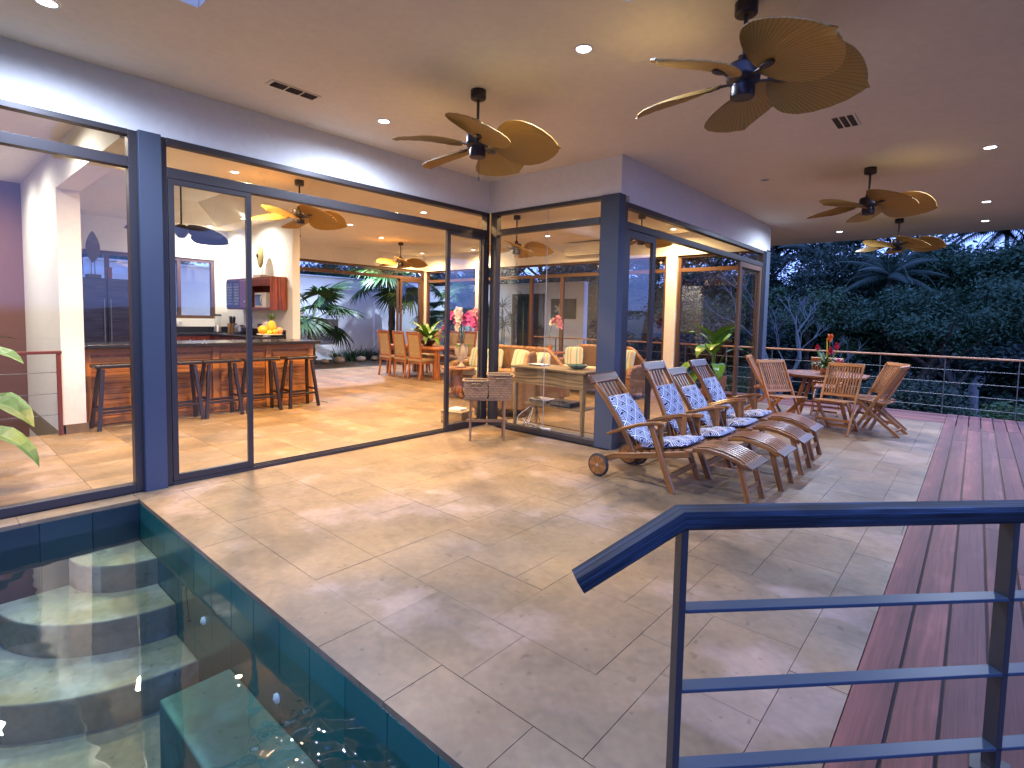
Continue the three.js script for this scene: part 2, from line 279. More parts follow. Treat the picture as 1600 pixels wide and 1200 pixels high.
// ---------------------------------------------------------------- pool
{
  const tileM = [[0.010, 0.115, 0.092], [0.012, 0.13, 0.104], [0.009, 0.10, 0.083]].map((c) => std({ color: L3(...c), roughness: 0.25, map: plasterMap }));
  const floorM = std({ map: stoneMap, color: L3(0.16, 0.40, 0.37), roughness: 0.8 }), stepM = std({ map: stoneMap, color: L3(0.66, 0.58, 0.46), roughness: 0.8 });
  const DEEP = -1.25, shell = struct('pool_shell', [
    span(XP - 0.2, -0.55, DEEP - 0.2, DEEP, ZP - 0.2, 3.2), span(XP - 0.2, -0.75, DEEP, -0.04, ZP - 0.2, ZP - 0.013), span(XP - 0.2, XP - 0.013, DEEP, -0.04, ZP - 0.013, 3.2), span(-0.75, -0.55, DEEP, -0.02, ZP - 0.013, 3.2), span(XP, -0.55, DEEP, -0.02, 3.0, 3.2),
  ], std({ color: L3(0.05, 0.16, 0.15), roughness: 0.6 }));
  const shadedTileM = [[0.012, 0.030, 0.036], [0.015, 0.036, 0.042], [0.010, 0.026, 0.032]].map((c) => std({ color: L3(...c), roughness: 0.4, map: plasterMap }));  // tiles of the facade-side wall, its shade painted in as a darker colour
  const tg = bx(0.296, 0.296, 0.012, 0, 0, 0, 0.002), tgx = bx(0.012, 0.296, 0.296, 0, 0, 0, 0.002);
  reseed(71);
  for (let r = 0; r < 4; r++) {
    for (let i = 0; i < 14; i++) { const m = part(shell, 'wall_tile', tg, pick(tileM)); m.position.set(XP + 0.15 + i * 0.3, -0.03 - 0.15 - r * 0.3, ZP - 0.006); }
    for (let i = 0; i < 13; i++) { const m = part(shell, 'wall_tile', tgx, pick(shadedTileM)); m.position.set(XP - 0.006, -0.03 - 0.15 - r * 0.3, ZP + 0.15 + i * 0.3); }
  }
  const fl = part(shell, 'pool_floor', uvm(new THREE.PlaneGeometry(4.1, 4.1).rotateX(-Math.PI / 2).translate(-2.85, DEEP + 0.004, ZP + 2.05)), floorM);
  // rounded corner steps
  const arc = (r, y0, y1) => { const s = new THREE.Shape(); s.moveTo(0, 0); s.lineTo(r, 0); s.absarc(0, 0, r, 0, Math.PI / 2, false); s.lineTo(0, 0); const g = new THREE.ExtrudeGeometry(s, { depth: y1 - y0, bevelEnabled: true, bevelSize: 0.012, bevelThickness: 0.012, bevelSegments: 2, curveSegments: 32 }); g.rotateX(Math.PI / 2); g.translate(XP + 0.012, y1 - 0.002, ZP + 0.012); return uvm(g); };
  [[0.42, -0.34], [0.82, -0.54], [1.24, -0.76], [1.75, -0.99]].forEach(([r, y]) => part(shell, 'step', arc(r, DEEP, y), stepM));
  part(shell, 'bench', span(-3.15, -0.75, DEEP, -0.56, ZP + 0.001, ZP + 0.36, 0.012), floorM);
  // jets set into the tiles
  for (const x of [-3.55, -2.55]) part(shell, 'jet_nozzle', turned(lathe([[0.001, 0.02], [0.012, 0.02], [0.014, 0.012], [0.025, 0.012], [0.025, 0]], 0, 0, 0, 18), Math.PI / 2, 0, 0, x, -0.44, ZP + 0.001), whitePlastic);
  for (const z of [-0.1]) part(shell, 'jet_nozzle', turned(lathe([[0.001, 0.02], [0.012, 0.02], [0.014, 0.012], [0.025, 0.012], [0.025, 0]], 0, 0, 0, 18), 0, 0, -Math.PI / 2, XP + 0.001, -0.30, z), whitePlastic);
  // water surface: faint ripples, choppy where the inlet bubbles up
  const W = 4.16, D = 4.15, sx = 300, sz = 300, g = new THREE.PlaneGeometry(W, D, sx, sz); g.rotateX(-Math.PI / 2); g.translate(XP + W / 2, WATER, ZP + D / 2);
  const p = g.attributes.position;
  for (let i = 0; i < p.count; i++) {
    const x = p.getX(i), z = p.getZ(i), d = Math.hypot((x + 1.72), (z + 0.98)), j = Math.exp(-Math.pow(d / 0.27, 2)), k = smooth(1.0, 0.3, d);
    const n = (f, s) => fbm((x + 8) / 16, (z + 8) / 16, f, f, 2, s) - 0.5;
    p.setY(i, WATER + 0.00010 * Math.sin(x * 41 + z * 23 + 3 * n(20, 1)) + 0.00010 * Math.sin(z * 57 - x * 12) + 0.0006 * k * n(90, 9) + j * (0.030 * n(260, 5) + 0.004 * Math.sin(d * 60)));
  }
  g.computeVertexNormals();
  const water = struct('pool_water', g, phy({ color: L3(0.74, 0.93, 0.86), transmission: 1, thickness: 0, roughness: 0, ior: 1.6 }));
}

// ---------------------------------------------------------------- house: walls, ceilings, columns
const ZB = -10.95;   // back glazing of the living room
struct('ceiling', [
  span(-15.3, -14, CY, CY + 0.3, -13.8, -3.0),
  span(-14, 1.3, CY, CY + 0.3, -13.8, -4.6), span(-8.7, -1.65, CY, CY + 0.3, -4.6, -1.25), span(-1.65, 1.3, CY, CY + 0.3, -4.6, -2.85), span(-14, -12.7, CY, CY + 0.3, -4.6, -1.25), span(-12.7, -8.7, CY, CY + 0.3, -1.6, -1.25), span(-14, -3.7, CY - 0.006, CY + 0.3, -1.246, 3.3),
], ceilMat);
{ // raised tray over the kitchen
  const a = [-12.7, -8.7, -4.6, -1.6], b = [-12.1, -9.3, -4.0, -2.2], h = CY + 0.36, q = [];
  const P = (s, x, z, y) => [s[x], y, s[2 + z]];
  const quad = (A, B, C, D) => q.push(...A, ...B, ...C, ...A, ...C, ...D);
  const A = [P(a, 0, 0, CY), P(a, 1, 0, CY), P(a, 1, 1, CY), P(a, 0, 1, CY)], B = [P(b, 0, 0, h), P(b, 1, 0, h), P(b, 1, 1, h), P(b, 0, 1, h)];
  for (let i = 0; i < 4; i++) quad(A[i], A[(i + 1) % 4], B[(i + 1) % 4], B[i]);
  quad(B[0], B[1], B[2], B[3]);
  const g = new THREE.BufferGeometry(); g.setAttribute('position', new THREE.Float32BufferAttribute(q, 3)); g.computeVertexNormals();
  struct('tray_ceiling', [uvm(g), span(-12.8, -8.6, h + 0.01, h + 0.2, -4.7, -1.5)], ceilMat);
}
struct('wall_facade', [span(-5.35, XF, 2.93, CY - 0.001, ZS, 3.2), span(-5.35, XR, 2.93, CY - 0.001, ZS - 0.2, ZS), span(XR - 0.2, XR, 2.86, CY - 0.001, ZE - 0.1, ZS - 0.2)], wallWhite);
struct('wall_back_header', [span(-13.45, XR, 2.90, CY - 0.001, ZB - 0.1, ZB + 0.1), span(-13.45, -13.25, 2.93, CY - 0.001, ZB + 0.1, -5.16)], wallWhite);
struct('wall_corner_piers', [span(-13.45, -13.2, 0, 2.9, ZB - 0.1, ZB + 0.06), span(-10.95, -10.66, 0, 2.9, ZB - 0.1, ZB + 0.1), span(-5.12, -4.88, 0, 2.9, ZB - 0.1, ZB + 0.1)], wallWhite);
struct('wall_kitchen', [
  span(-13.25, -10.1, 0, CY + 0.1, -5.15, -5.0), span(-13.45, -13.25, 0, 1.34, -5.15, -1.42), span(-13.45, -13.25, 2.68, CY + 0.1, -5.15, -1.42), span(-13.45, -13.25, 1.34, 2.68, -5.15, -4.72), span(-13.45, -13.25, 1.34, 2.68, -2.05, -1.42),
], wallWhite);
struct('wall_hall', [span(-13.45, -8.15, -2.5, CY + 0.1, -1.42, -1.2), span(-8.15, -5.35, 2.9, CY - 0.002, -1.42, -1.2), span(-11.1, -5.35, -2.5, CY - 0.004, 3.0, 3.2)], wallWhite);
struct('wall_mauve', span(-11.1, -10.9, -2.5, CY - 0.002, -1.2, 3.0), mauve);
struct('stairwell_floor', span(-10.9, -8.15, -2.6, -2.5, -1.2, 3.0), paverMats[0]);
struct('skirting', [span(-8.152, -8.13, 0, 0.11, -1.44, -1.2), span(-8.15, -8.13, 0, 0.11, -1.22, -1.18), span(-10.1, -10.08, 0, 0.11, -5.15, -5.0)], indoorMats[1]);
struct('column', span(-5.27, -5.085, 0, 2.929, -1.42, -1.262, 0.004), columnMat);
struct('column', span(-3.34, -3.098, 0, 2.929, -5.46, -5.32, 0.004), columnMat);
struct('column', span(-3.2, -3.06, 0, 2.86, ZE - 0.2, ZE + 0.02, 0.004), columnMat);

{ // indoor stone floor, tile by tile
  const base = struct('indoor_floor', [span(-13.4, -5.16, -0.35, -0.012, ZB - 0.1, -1.2), span(-5.4, XR - 0.05, -0.35, -0.012, ZB - 0.1, ZS - 0.05), span(-8.15, -5.16, -0.35, -0.012, -1.2, 3.0)], std({ color: L3(0.26, 0.20, 0.14), roughness: 0.9 }));
  reseed(19);
  const t = 0.62, geos = [0, 1, 2, 3].map((k) => bx(t - 0.003, 0.02, t - 0.003, 0, -0.01, 0, 0, undefined, [k * 0.71, k * 0.43]));
  for (let x = -13.2; x < XR - 0.1; x += t) for (let z = -10.9; z < 3.0; z += t) {
    const cx = x + t / 2, cz = z + t / 2;
    if (cx > -5.1 && cz > ZS - 0.2) continue;
    if (cz > -1.25 && (cx < -8.2 || cz > 1.2)) continue;
    if (cx < -8.4 && cz > -5) continue;                       // kitchen behind the bar is never seen
    let w = t, d = t, ox = 0, oz = 0;
    if (cx + t / 2 > XF - 0.08 && cz > ZS - 0.35) { w = XF - 0.08 - x; ox = (w - t) / 2; if (w < 0.05) continue; }
    if (cx + t / 2 > XR - 0.2) { w = XR - 0.2 - x; ox = (w - t) / 2; }
    const m = part(base, 'floor_tile', geos[Math.floor(rnd() * 4)], pick(indoorMats)); m.position.set(cx + ox, rr(-0.0004, 0.0004), cz + oz); m.scale.set(w / t, 1, 1);
  }
  part(base, 'kitchen_floor', span(-13.2, -8.4, -0.01, -0.002, -5.0, -1.42), indoorMats[0]);
}
{ // ground on the garden side of the house
  struct('garden_path', [span(-15.2, -13.42, -0.25, -0.05, -16, -2)], std({ color: L3(0.09, 0.09, 0.10), roughness: 0.85, map: stoneMap }));
  struct('garden_soil', [span(-22, -15.2, -0.3, -0.07, -16, -2)], std({ color: L3(0.05, 0.04, 0.028), roughness: 1, map: plasterMap }));
}

// ---------------------------------------------------------------- glazing
// frames on planes of constant x ('x', running along z) or constant z ('z', running along x)
const fr = (pl, at, dep, a0, a1, y0, y1) => pl === 'x' ? span(at - dep / 2, at + dep / 2, y0, y1, a0, a1, 0.003) : span(a0, a1, y0, y1, at - dep / 2, at + dep / 2, 0.003);
const pn = (pl, at, a0, a1, y0, y1) => { const g = new THREE.PlaneGeometry(Math.abs(a1 - a0), y1 - y0); if (pl === 'x') g.rotateY(Math.PI / 2); const m = (a0 + a1) / 2, h = (y0 + y1) / 2; g.translate(pl === 'x' ? at : m, h, pl === 'x' ? m : at); return g; };
function leaf(parent, pl, at, a0, a1, y0, y1, fw, mat = bronze, dep = 0.04, name = 'door_leaf') {
  const lo = Math.min(a0, a1), hi = Math.max(a0, a1);
  const f = part(parent, name, [fr(pl, at, dep, lo, lo + fw, y0, y1), fr(pl, at, dep, hi - fw, hi, y0, y1), fr(pl, at, dep * 0.98, lo + fw, hi - fw, y1 - fw, y1), fr(pl, at, dep * 0.98, lo + fw, hi - fw, y0, y0 + fw * 1.3)], mat);
  part(f, 'pane', pn(pl, at, lo + fw * 0.7, hi - fw * 0.7, y0 + fw, y1 - fw * 0.7), glass);
  return f;
}
{ // fixed glazing beside the pool
  const t = thing('fixed_window', 'large fixed glass wall with dark frame beside the pool, left of the blue column', 'window', [0, 0, 0]);
  part(t, 'frame', [fr('x', -5.18, 0.09, -1.262, -1.205, 0.0, 2.925), fr('x', -5.18, 0.09, -1.205, 2.9, 2.885, 2.928), fr('x', -5.18, 0.09, -1.205, 2.9, 0.0, 0.07), fr('x', -5.18, 0.09, 2.9, 2.98, 0, 2.925)], bronze);
  part(t, 'transom_bar', fr('x', -5.18, 0.085, -1.205, 2.9, 2.635, 2.715), bronze);
  part(t, 'pane', pn('x', -5.18, -1.2, 2.9, 0.05, 2.64), glass); part(t, 'transom_pane', pn('x', -5.18, -1.2, 2.9, 2.71, 2.89), glass);
}
{ // sliding doors of the long facade
  const t = thing('sliding_door', 'wide sliding glass door standing open in front of the bar', 'door', [0, 0, 0]);
  part(t, 'frame', [fr('x', -5.18, 0.1, -1.47, -1.422, 0, 2.927), fr('x', -5.18, 0.1, -5.29, -1.47, 2.88, 2.929), fr('x', -5.18, 0.1, -5.345, -5.29, 0, 2.927)], bronze);
  part(t, 'transom_bar', fr('x', -5.18, 0.1, -5.29, -1.47, 2.605, 2.69), bronze);
  part(t, 'transom_pane', pn('x', -5.18, -5.29, -1.47, 2.68, 2.885), glass);
  part(t, 'sill_track', [span(-5.24, -5.12, 0.001, 0.012, -5.29, -1.47), span(-5.235, -5.225, 0.012, 0.03, -5.29, -1.47), span(-5.185, -5.175, 0.012, 0.03, -5.29, -1.47), span(-5.135, -5.125, 0.012, 0.03, -5.29, -1.47)], bronze);
  leaf(t, 'x', -5.15, -1.475, -2.15, 0.032, 2.602, 0.045);
  leaf(t, 'x', -5.15, -4.575, -5.285, 0.032, 2.602, 0.045); leaf(t, 'x', -5.205, -4.64, -5.285, 0.032, 2.602, 0.045);
}
{ // short fixed glazing with a butt joint
  const t = thing('fixed_window', 'fixed corner window with a thin vertical glass joint, behind the baskets', 'window', [0, 0, 0]), z = ZS - 0.03;
  part(t, 'frame', [fr('z', z, 0.09, -5.10, -4.99, 0, 2.928), fr('z', z, 0.09, -4.99, -3.342, 2.885, 2.928), fr('z', z, 0.09, -4.99, -3.342, 0, 0.065), fr('z', z, 0.07, -3.36, -3.341, 0.065, 2.885)], bronze);
  part(t, 'transom_bar', fr('z', z, 0.085, -4.99, -3.36, 2.615, 2.69), bronze);
  part(t, 'pane', pn('z', z, -4.995, -4.152, 0.05, 2.63), glass); part(t, 'pane', pn('z', z, -4.148, -3.355, 0.05, 2.63), glass);
  part(t, 'transom_pane', pn('z', z, -4.995, -4.152, 2.68, 2.89), glass); part(t, 'transom_pane', pn('z', z, -4.148, -3.355, 2.68, 2.89), glass);
  part(t, 'glass_joint', fr('z', z, 0.012, -4.153, -4.147, 0.06, 2.89), std({ color: L3(0.45, 0.45, 0.42), roughness: 0.5 }));
}
{ // right-hand facade behind the loungers
  const t = thing('sliding_door', 'sliding glass door half open behind the row of loungers', 'door', [0, 0, 0]), x = XR - 0.05;
  part(t, 'frame', [fr('x', x, 0.09, -5.53, -5.462, 0, 2.858), fr('x', x, 0.09, ZE + 0.08, -5.53, 2.80, 2.858), fr('x', x, 0.09, ZE + 0.022, ZE + 0.08, 0, 2.858)], bronze);
  part(t, 'transom_bar', fr('x', x, 0.09, ZE + 0.08, -5.53, 2.56, 2.64), bronze);
  part(t, 'transom_pane', pn('x', x, ZE + 0.08, -5.53, 2.63, 2.81), glass);
  part(t, 'sill_track', [span(x - 0.05, x + 0.045, 0.001, 0.012, ZE + 0.08, -5.53), span(x - 0.035, x - 0.025, 0.012, 0.03, ZE + 0.08, -5.53), span(x + 0.02, x + 0.03, 0.012, 0.03, ZE + 0.08, -5.53)], bronze);
  leaf(t, 'x', x + 0.015, -5.535, -6.29, 0.032, 2.556, 0.09);
  leaf(t, 'x', x + 0.015, -9.45, ZE + 0.085, 0.032, 2.556, 0.09, bronzeBrown); leaf(t, 'x', x - 0.033, -9.66, ZE + 0.085, 0.032, 2.556, 0.09, bronzeBrown);
}
{ // garden side of the dining area
  const t = thing('sliding_door', 'brown framed glass door open to the walled garden', 'door', [0, 0, 0]), x = -13.35;
  part(t, 'frame', [fr('x', x, 0.1, ZB + 0.06, -5.16, 2.86, 2.93), fr('x', x, 0.1, ZB + 0.06, -5.16, 2.62, 2.71), fr('x', x, 0.1, ZB + 0.06, ZB + 0.14, 0, 2.86), fr('x', x, 0.1, -5.24, -5.16, 0, 2.86)], bronzeBrown);
  part(t, 'transom_pane', pn('x', x, ZB + 0.1, -5.2, 2.7, 2.87), glass);
  leaf(t, 'x', x + 0.02, -9.98, ZB + 0.14, 0.01, 2.62, 0.07, bronzeBrown); leaf(t, 'x', x - 0.03, -9.90, ZB + 0.15, 0.01, 2.62, 0.07, bronzeBrown);
}
{ // back glazing of living room: three bays between piers
  const bay = (label, a0, a1, muls) => {
    const t = thing('fixed_window', label, 'window', [0, 0, 0]);
    part(t, 'frame', [fr('z', ZB, 0.09, a0, a1, 2.85, 2.899), fr('z', ZB, 0.09, a0, a1, 0, 0.06), fr('z', ZB, 0.09, a0, a0 + 0.06, 0.06, 2.85), fr('z', ZB, 0.09, a1 - 0.06, a1, 0.06, 2.85)], bronzeBrown);
    part(t, 'transom_bar', fr('z', ZB, 0.085, a0 + 0.06, a1 - 0.06, 2.55, 2.63), bronzeBrown);
    const e = [a0 + 0.06, ...muls, a1 - 0.06];
    for (const m of muls) part(t, 'mullion', fr('z', ZB, 0.08, m - 0.045, m + 0.045, 0.06, 2.55), bronzeBrown);
    for (let i = 0; i + 1 < e.length; i++) part(t, 'pane', pn('z', ZB, e[i], e[i + 1], 0.05, 2.56), glass);
    part(t, 'transom_pane', pn('z', ZB, a0 + 0.05, a1 - 0.05, 2.62, 2.86), glass);
  };
  bay('brown framed window in the far corner of the dining area', -13.19, -10.96, []);
  bay('wide brown framed window wall behind the wicker sofas', -10.65, -5.13, [-8.93, -7.93, -6.6]);
  bay('brown framed window between white pier and end post, behind the potted plant', -4.87, -3.21, []);
}
{ // kitchen window
  const t = thing('kitchen_window', 'dark framed kitchen window over the back counter', 'window', [0, 0, 0]), x = -13.33;
  part(t, 'frame', [fr('x', x, 0.1, -4.72, -2.05, 2.61, 2.679), fr('x', x, 0.1, -4.72, -2.05, 1.341, 1.41), fr('x', x, 0.1, -4.719, -4.65, 1.41, 2.61), fr('x', x, 0.1, -2.12, -2.051, 1.41, 2.61)], bronzeBrown);
  for (const z of [-4.0, -2.72]) part(t, 'mullion', fr('x', x, 0.08, z - 0.035, z + 0.035, 1.41, 2.61), bronzeBrown);
  for (const [a, b] of [[-4.65, -4.0], [-4.0, -2.72], [-2.72, -2.12]]) part(t, 'pane', pn('x', x, a, b, 1.4, 2.62), glass);
}

// ---------------------------------------------------------------- lamps
const coolLed = L3(0.62, 0.74, 1.0), warmLed = L3(1.0, 0.63, 0.28), kitchenLed = L3(1.0, 0.90, 0.76);
const lensMat = (c, k) => std({ color: L3(0.8, 0.8, 0.8), emissive: c, emissiveIntensity: k, roughness: 0.4 });
const lensCool = lensMat(L3(0.88, 0.92, 1.0), 9), lensWarm = lensMat(L3(1.0, 0.95, 0.86), 9), trim = std({ color: L3(0.7, 0.7, 0.7), roughness: 0.4 });
const ringG = clean(new THREE.LatheGeometry([[0.048, -0.001], [0.052, -0.006], [0.062, -0.006], [0.066, -0.001], [0.066, 0]].map(([a, b]) => new THREE.Vector2(a, b)), 24));
const lensG = clean(new THREE.CylinderGeometry(0.049, 0.049, 0.003, 24).translate(0, -0.002, 0));
function downlight(x, z, color, I, lens, label, group, angle = 86, y = CY) {
  const t = thing('downlight', label, 'ceiling light', [x, y, z], 0, group);
  part(t, 'trim_ring', ringG, trim);
  if (I > 0) {
    part(t, 'lens', lensG, lens);
    const s = new THREE.SpotLight(color, I, 0, rad(angle), 1, 2); s.position.set(0, -0.03, 0); s.target.position.set(0, -1, 0); s.castShadow = true; s.shadow.radius = 2.2; s.name = 'lamp'; s.target.name = 'lamp_target';
    t.add(s, s.target);
  } else part(t, 'lens', lensG, std({ color: L3(0.05, 0.045, 0.04), roughness: 0.3 }));
  return t;
}
const OUT = 16, IN = 16.5, KIT = 17;
downlight(-4.36, -0.63, coolLed, OUT, lensCool, 'lit ceiling downlight above the pool near the roof opening', undefined, 86, CY - 0.007);
downlight(-4.40, -3.09, coolLed, OUT, lensCool, 'lit downlight in the terrace ceiling left of the nearer small fan');
downlight(-2.15, -3.14, coolLed, OUT, lensCool, 'lit downlight in the terrace ceiling between the two nearest fans');
downlight(-2.19, -7.42, coolLed, 0, lensCool, 'unlit dark downlight in the terrace ceiling near the facade edge');
downlight(-0.01, -7.43, coolLed, OUT, lensCool, 'largest lit downlight at the right end of the terrace ceiling');
downlight(-0.01, -10.57, coolLed, OUT, lensCool, 'middle lit downlight of the right-hand row over the deck');
downlight(-0.01, -12.44, coolLed, OUT, lensCool, 'farthest lit downlight of the right-hand row near the eave');
downlight(-2.20, -10.42, coolLed, OUT, lensCool, 'lit downlight under the tip of the third terrace fan');
downlight(-2.19, -12.38, coolLed, OUT, lensCool, 'small lit downlight at the far eave beside the glass end');
const inG = 'recessed lamps inside the house';
for (const [z, w] of [[-7.2, 'nearest the kitchen'], [-9.4, 'in the middle'], [-11.8, 'nearest the garden corner']]) downlight(-14.35, z, coolLed, 34, lensCool, 'lit soffit lamp outside the garden door, ' + w, 'soffit lamps on the garden side');
downlight(-9.90, -6.14, warmLed, IN, lensWarm, 'lit recessed lamp beside the orange bladed fan over the dining floor', inG);
downlight(-12.55, -10.2, warmLed, IN, lensWarm, 'lit recessed lamp right of the dining fan near the far corner', inG);
downlight(-11.10, -4.5, kitchenLed, KIT * 0.6, lensWarm, 'lit recessed lamp above the kitchen cabinet disc sculpture', inG);
downlight(-12.75, -4.45, kitchenLed, KIT * 0.6, lensWarm, 'lit recessed lamp in the kitchen corner by the window', inG);
downlight(-8.46, -1.95, kitchenLed, KIT * 0.7, lensWarm, 'lit recessed lamp behind the beam at the kitchen end', inG);
downlight(-7.55, -2.95, warmLed, IN * 0.9, lensWarm, 'lit recessed lamp over the bar stools', inG);
downlight(-10.6, -10.4, warmLed, IN, lensWarm, 'lit recessed lamp near the pier behind the wicker sofa', inG);
downlight(-4.74, -10.3, warmLed, IN, lensWarm, 'lit recessed lamp near the pier above the potted plant', inG);
downlight(-4.55, -6.4, warmLed, IN * 1.2, lensWarm, 'lit recessed lamp over the desk behind the corner window', inG);
downlight(-7.6, -6.2, warmLed, IN, lensWarm, 'lit recessed lamp over the round side table', inG);
downlight(-7.4, -9.6, warmLed, IN, lensWarm, 'lit recessed lamp over the wicker sofa by the air conditioner', inG);
downlight(-5.95, -2.5, warmLed, IN * 1.5, lensWarm, 'lit recessed lamp just inside the open sliding door', inG);
downlight(-5.95, -4.5, warmLed, IN * 1.5, lensWarm, 'lit recessed lamp inside the door next to the inner corner', inG);
downlight(-10.9, -7.6, warmLed, IN, lensWarm, 'lit recessed lamp over the near row of dining chairs', inG);
downlight(-6.6, -0.5, kitchenLed, KIT * 0.8, lensWarm, 'lit recessed lamp in the hall behind the pool window', inG);
downlight(-8.75, -0.55, kitchenLed, KIT * 0.3, lensWarm, 'lit recessed lamp washing the white stair wall, nearer one', inG);
downlight(-9.9, -0.55, kitchenLed, KIT * 0.3, lensWarm, 'lit recessed lamp washing the white stair wall by the mauve wall', inG);
downlight(-9.6, 0.6, kitchenLed, KIT * 0.5, lensWarm, 'lit recessed lamp over the stairwell in front of the mauve wall', inG);

// ---------------------------------------------------------------- vents in the terrace ceiling
{
  const t = thing('ceiling_vent', 'ceiling vent of three dark square grilles above the sliding door', 'vent', [-4.40, CY, -2.2]);
  part(t, 'frame', [bx(0.12, 0.008, 0.42, 0, -0.004, 0, 0.002)], ceilMat);
  for (const z of [-0.13, 0, 0.13]) { const f = part(t, 'grille', bx(0.095, 0.004, 0.11, 0, -0.011, z), std({ color: L3(0.05, 0.035, 0.025), roughness: 0.8 })); const sl = []; for (let i = -4; i <= 4; i++) sl.push(bx(0.002, 0.005, 0.108, i * 0.01, -0.014, z)); part(f, 'slat', sl, std({ color: L3(0.10, 0.07, 0.05), roughness: 0.7 })); }
  const u = thing('ceiling_vent', 'white slotted ceiling vent right of the largest fan', 'vent', [-1.02, CY, -5.72]);
  part(u, 'frame', bx(0.20, 0.008, 0.36, 0, -0.004, 0, 0.002), ceilMat);
  const hole = std({ color: L3(0.03, 0.025, 0.02), roughness: 0.9 });
  for (let r = -1; r <= 1; r++) { const sl = []; for (let i = -6; i <= 6; i++) sl.push(bx(0.045, 0.003, 0.014, r * 0.058, -0.0095, i * 0.025)); part(u, 'slot_row', sl, hole); }
}

// ---------------------------------------------------------------- ceiling fans with palm-leaf blades
const bladeMap = (() => {
  const c = document.createElement('canvas'); c.width = 512; c.height = 512; const x = c.getContext('2d');
  x.fillStyle = 'rgb(206,170,104)'; x.fillRect(0, 0, 512, 512);
  reseed(3);
  for (let i = 0; i < 1500; i++) { x.fillStyle = `rgba(${rnd() < 0.5 ? '90,60,20' : '240,210,150'},0.05)`; x.fillRect(rnd() * 512, rnd() * 512, 2 + rnd() * 40, 1 + rnd() * 3); }
  for (let i = 0; i < 61; i++) { const a = -1.5 + 3.0 * i / 60; x.strokeStyle = 'rgba(96,66,26,0.5)'; x.lineWidth = 2.2; x.beginPath(); x.moveTo(0, 256); x.lineTo(900 * Math.cos(a), 256 + 900 * Math.sin(a)); x.stroke(); x.strokeStyle = 'rgba(250,220,160,0.30)'; x.lineWidth = 1.4; x.beginPath(); x.moveTo(0, 260); x.lineTo(900 * Math.cos(a + 0.02), 260 + 900 * Math.sin(a + 0.02)); x.stroke(); }
  const t = new THREE.CanvasTexture(c); t.colorSpace = THREE.SRGBColorSpace; return t;
})();
const bladeMat = std({ map: bladeMap, color: L3(0.66, 0.58, 0.36), roughness: 0.55, side: THREE.DoubleSide }), bladeBlack = std({ color: L3(0.02, 0.02, 0.03), roughness: 0.4 });
function bladeGeo() {   // along +x, pitched, pleated and wavy, 6 mm thick, blunt round ends
  const NS = 28, NT = 44, L = 0.545, X0 = 0.135, top = [], P = [], UV = [];
  for (let i = 0; i <= NS; i++) for (let j = 0; j <= NT; j++) {
    const s = 0.5 - 0.5 * Math.cos(Math.PI * (0.012 + 0.976 * i / NS)), t = j / NT * 2 - 1, w = 0.25 * Math.pow(Math.sin(Math.PI * Math.pow(s, 0.92)), 0.66);
    const x = X0 + L * s + 0.022 * Math.exp(-Math.pow((t - 0.3) / 0.35, 2)) * smooth(0.7, 1, s), z = t * w + 0.018 * Math.sin(s * 3.1) * (1 - s), a = Math.atan2(z, x - 0.10);
    const y = 0.0013 * Math.sin(a * 40) * smooth(0.05, 0.3, s) + 0.018 * Math.sin(s * Math.PI) - 0.055 * s * s - 0.016 * t * t * Math.sin(Math.PI * s) + 0.012 * Math.sin(s * 5 + t * 2) * Math.abs(t) + 0.42 * z;
    top.push([x, y, z]);
  }
  const id = (i, j) => i * (NT + 1) + j, th = 0.006;
  const put = (v, dy) => { P.push(v[0], v[1] + dy, v[2]); UV.push((v[0] - 0.10) / 0.66, 0.5 + v[2] / 0.66); };
  const tri = (a, b, c, dy) => { for (const k of [a, b, c]) put(top[k], dy); };
  for (let i = 0; i < NS; i++) for (let j = 0; j < NT; j++) { const A = id(i, j), B = id(i + 1, j), C = id(i + 1, j + 1), D = id(i, j + 1); tri(A, C, B, th / 2); tri(A, D, C, th / 2); tri(A, B, C, -th / 2); tri(A, C, D, -th / 2); }
  const edge = []; for (let i = 0; i <= NS; i++) edge.push(id(i, 0)); for (let j = 1; j <= NT; j++) edge.push(id(NS, j)); for (let i = NS - 1; i >= 0; i--) edge.push(id(i, NT)); for (let j = NT - 1; j > 0; j--) edge.push(id(0, j));
  for (let e = 0; e < edge.length; e++) { const a = top[edge[e]], b = top[edge[(e + 1) % edge.length]]; for (const [v, dy] of [[a, th / 2], [b, th / 2], [b, -th / 2], [a, th / 2], [b, -th / 2], [a, -th / 2]]) put(v, dy); }
  const g = new THREE.BufferGeometry(); g.setAttribute('position', new THREE.Float32BufferAttribute(P, 3)); g.setAttribute('uv', new THREE.Float32BufferAttribute(UV, 2)); g.computeVertexNormals();
  return toCreasedNormals(g, 0.9);
}
const BLADE = bladeGeo();
const fanMetal = std({ color: L3(0.05, 0.04, 0.042), roughness: 0.35, metalness: 0.5 });
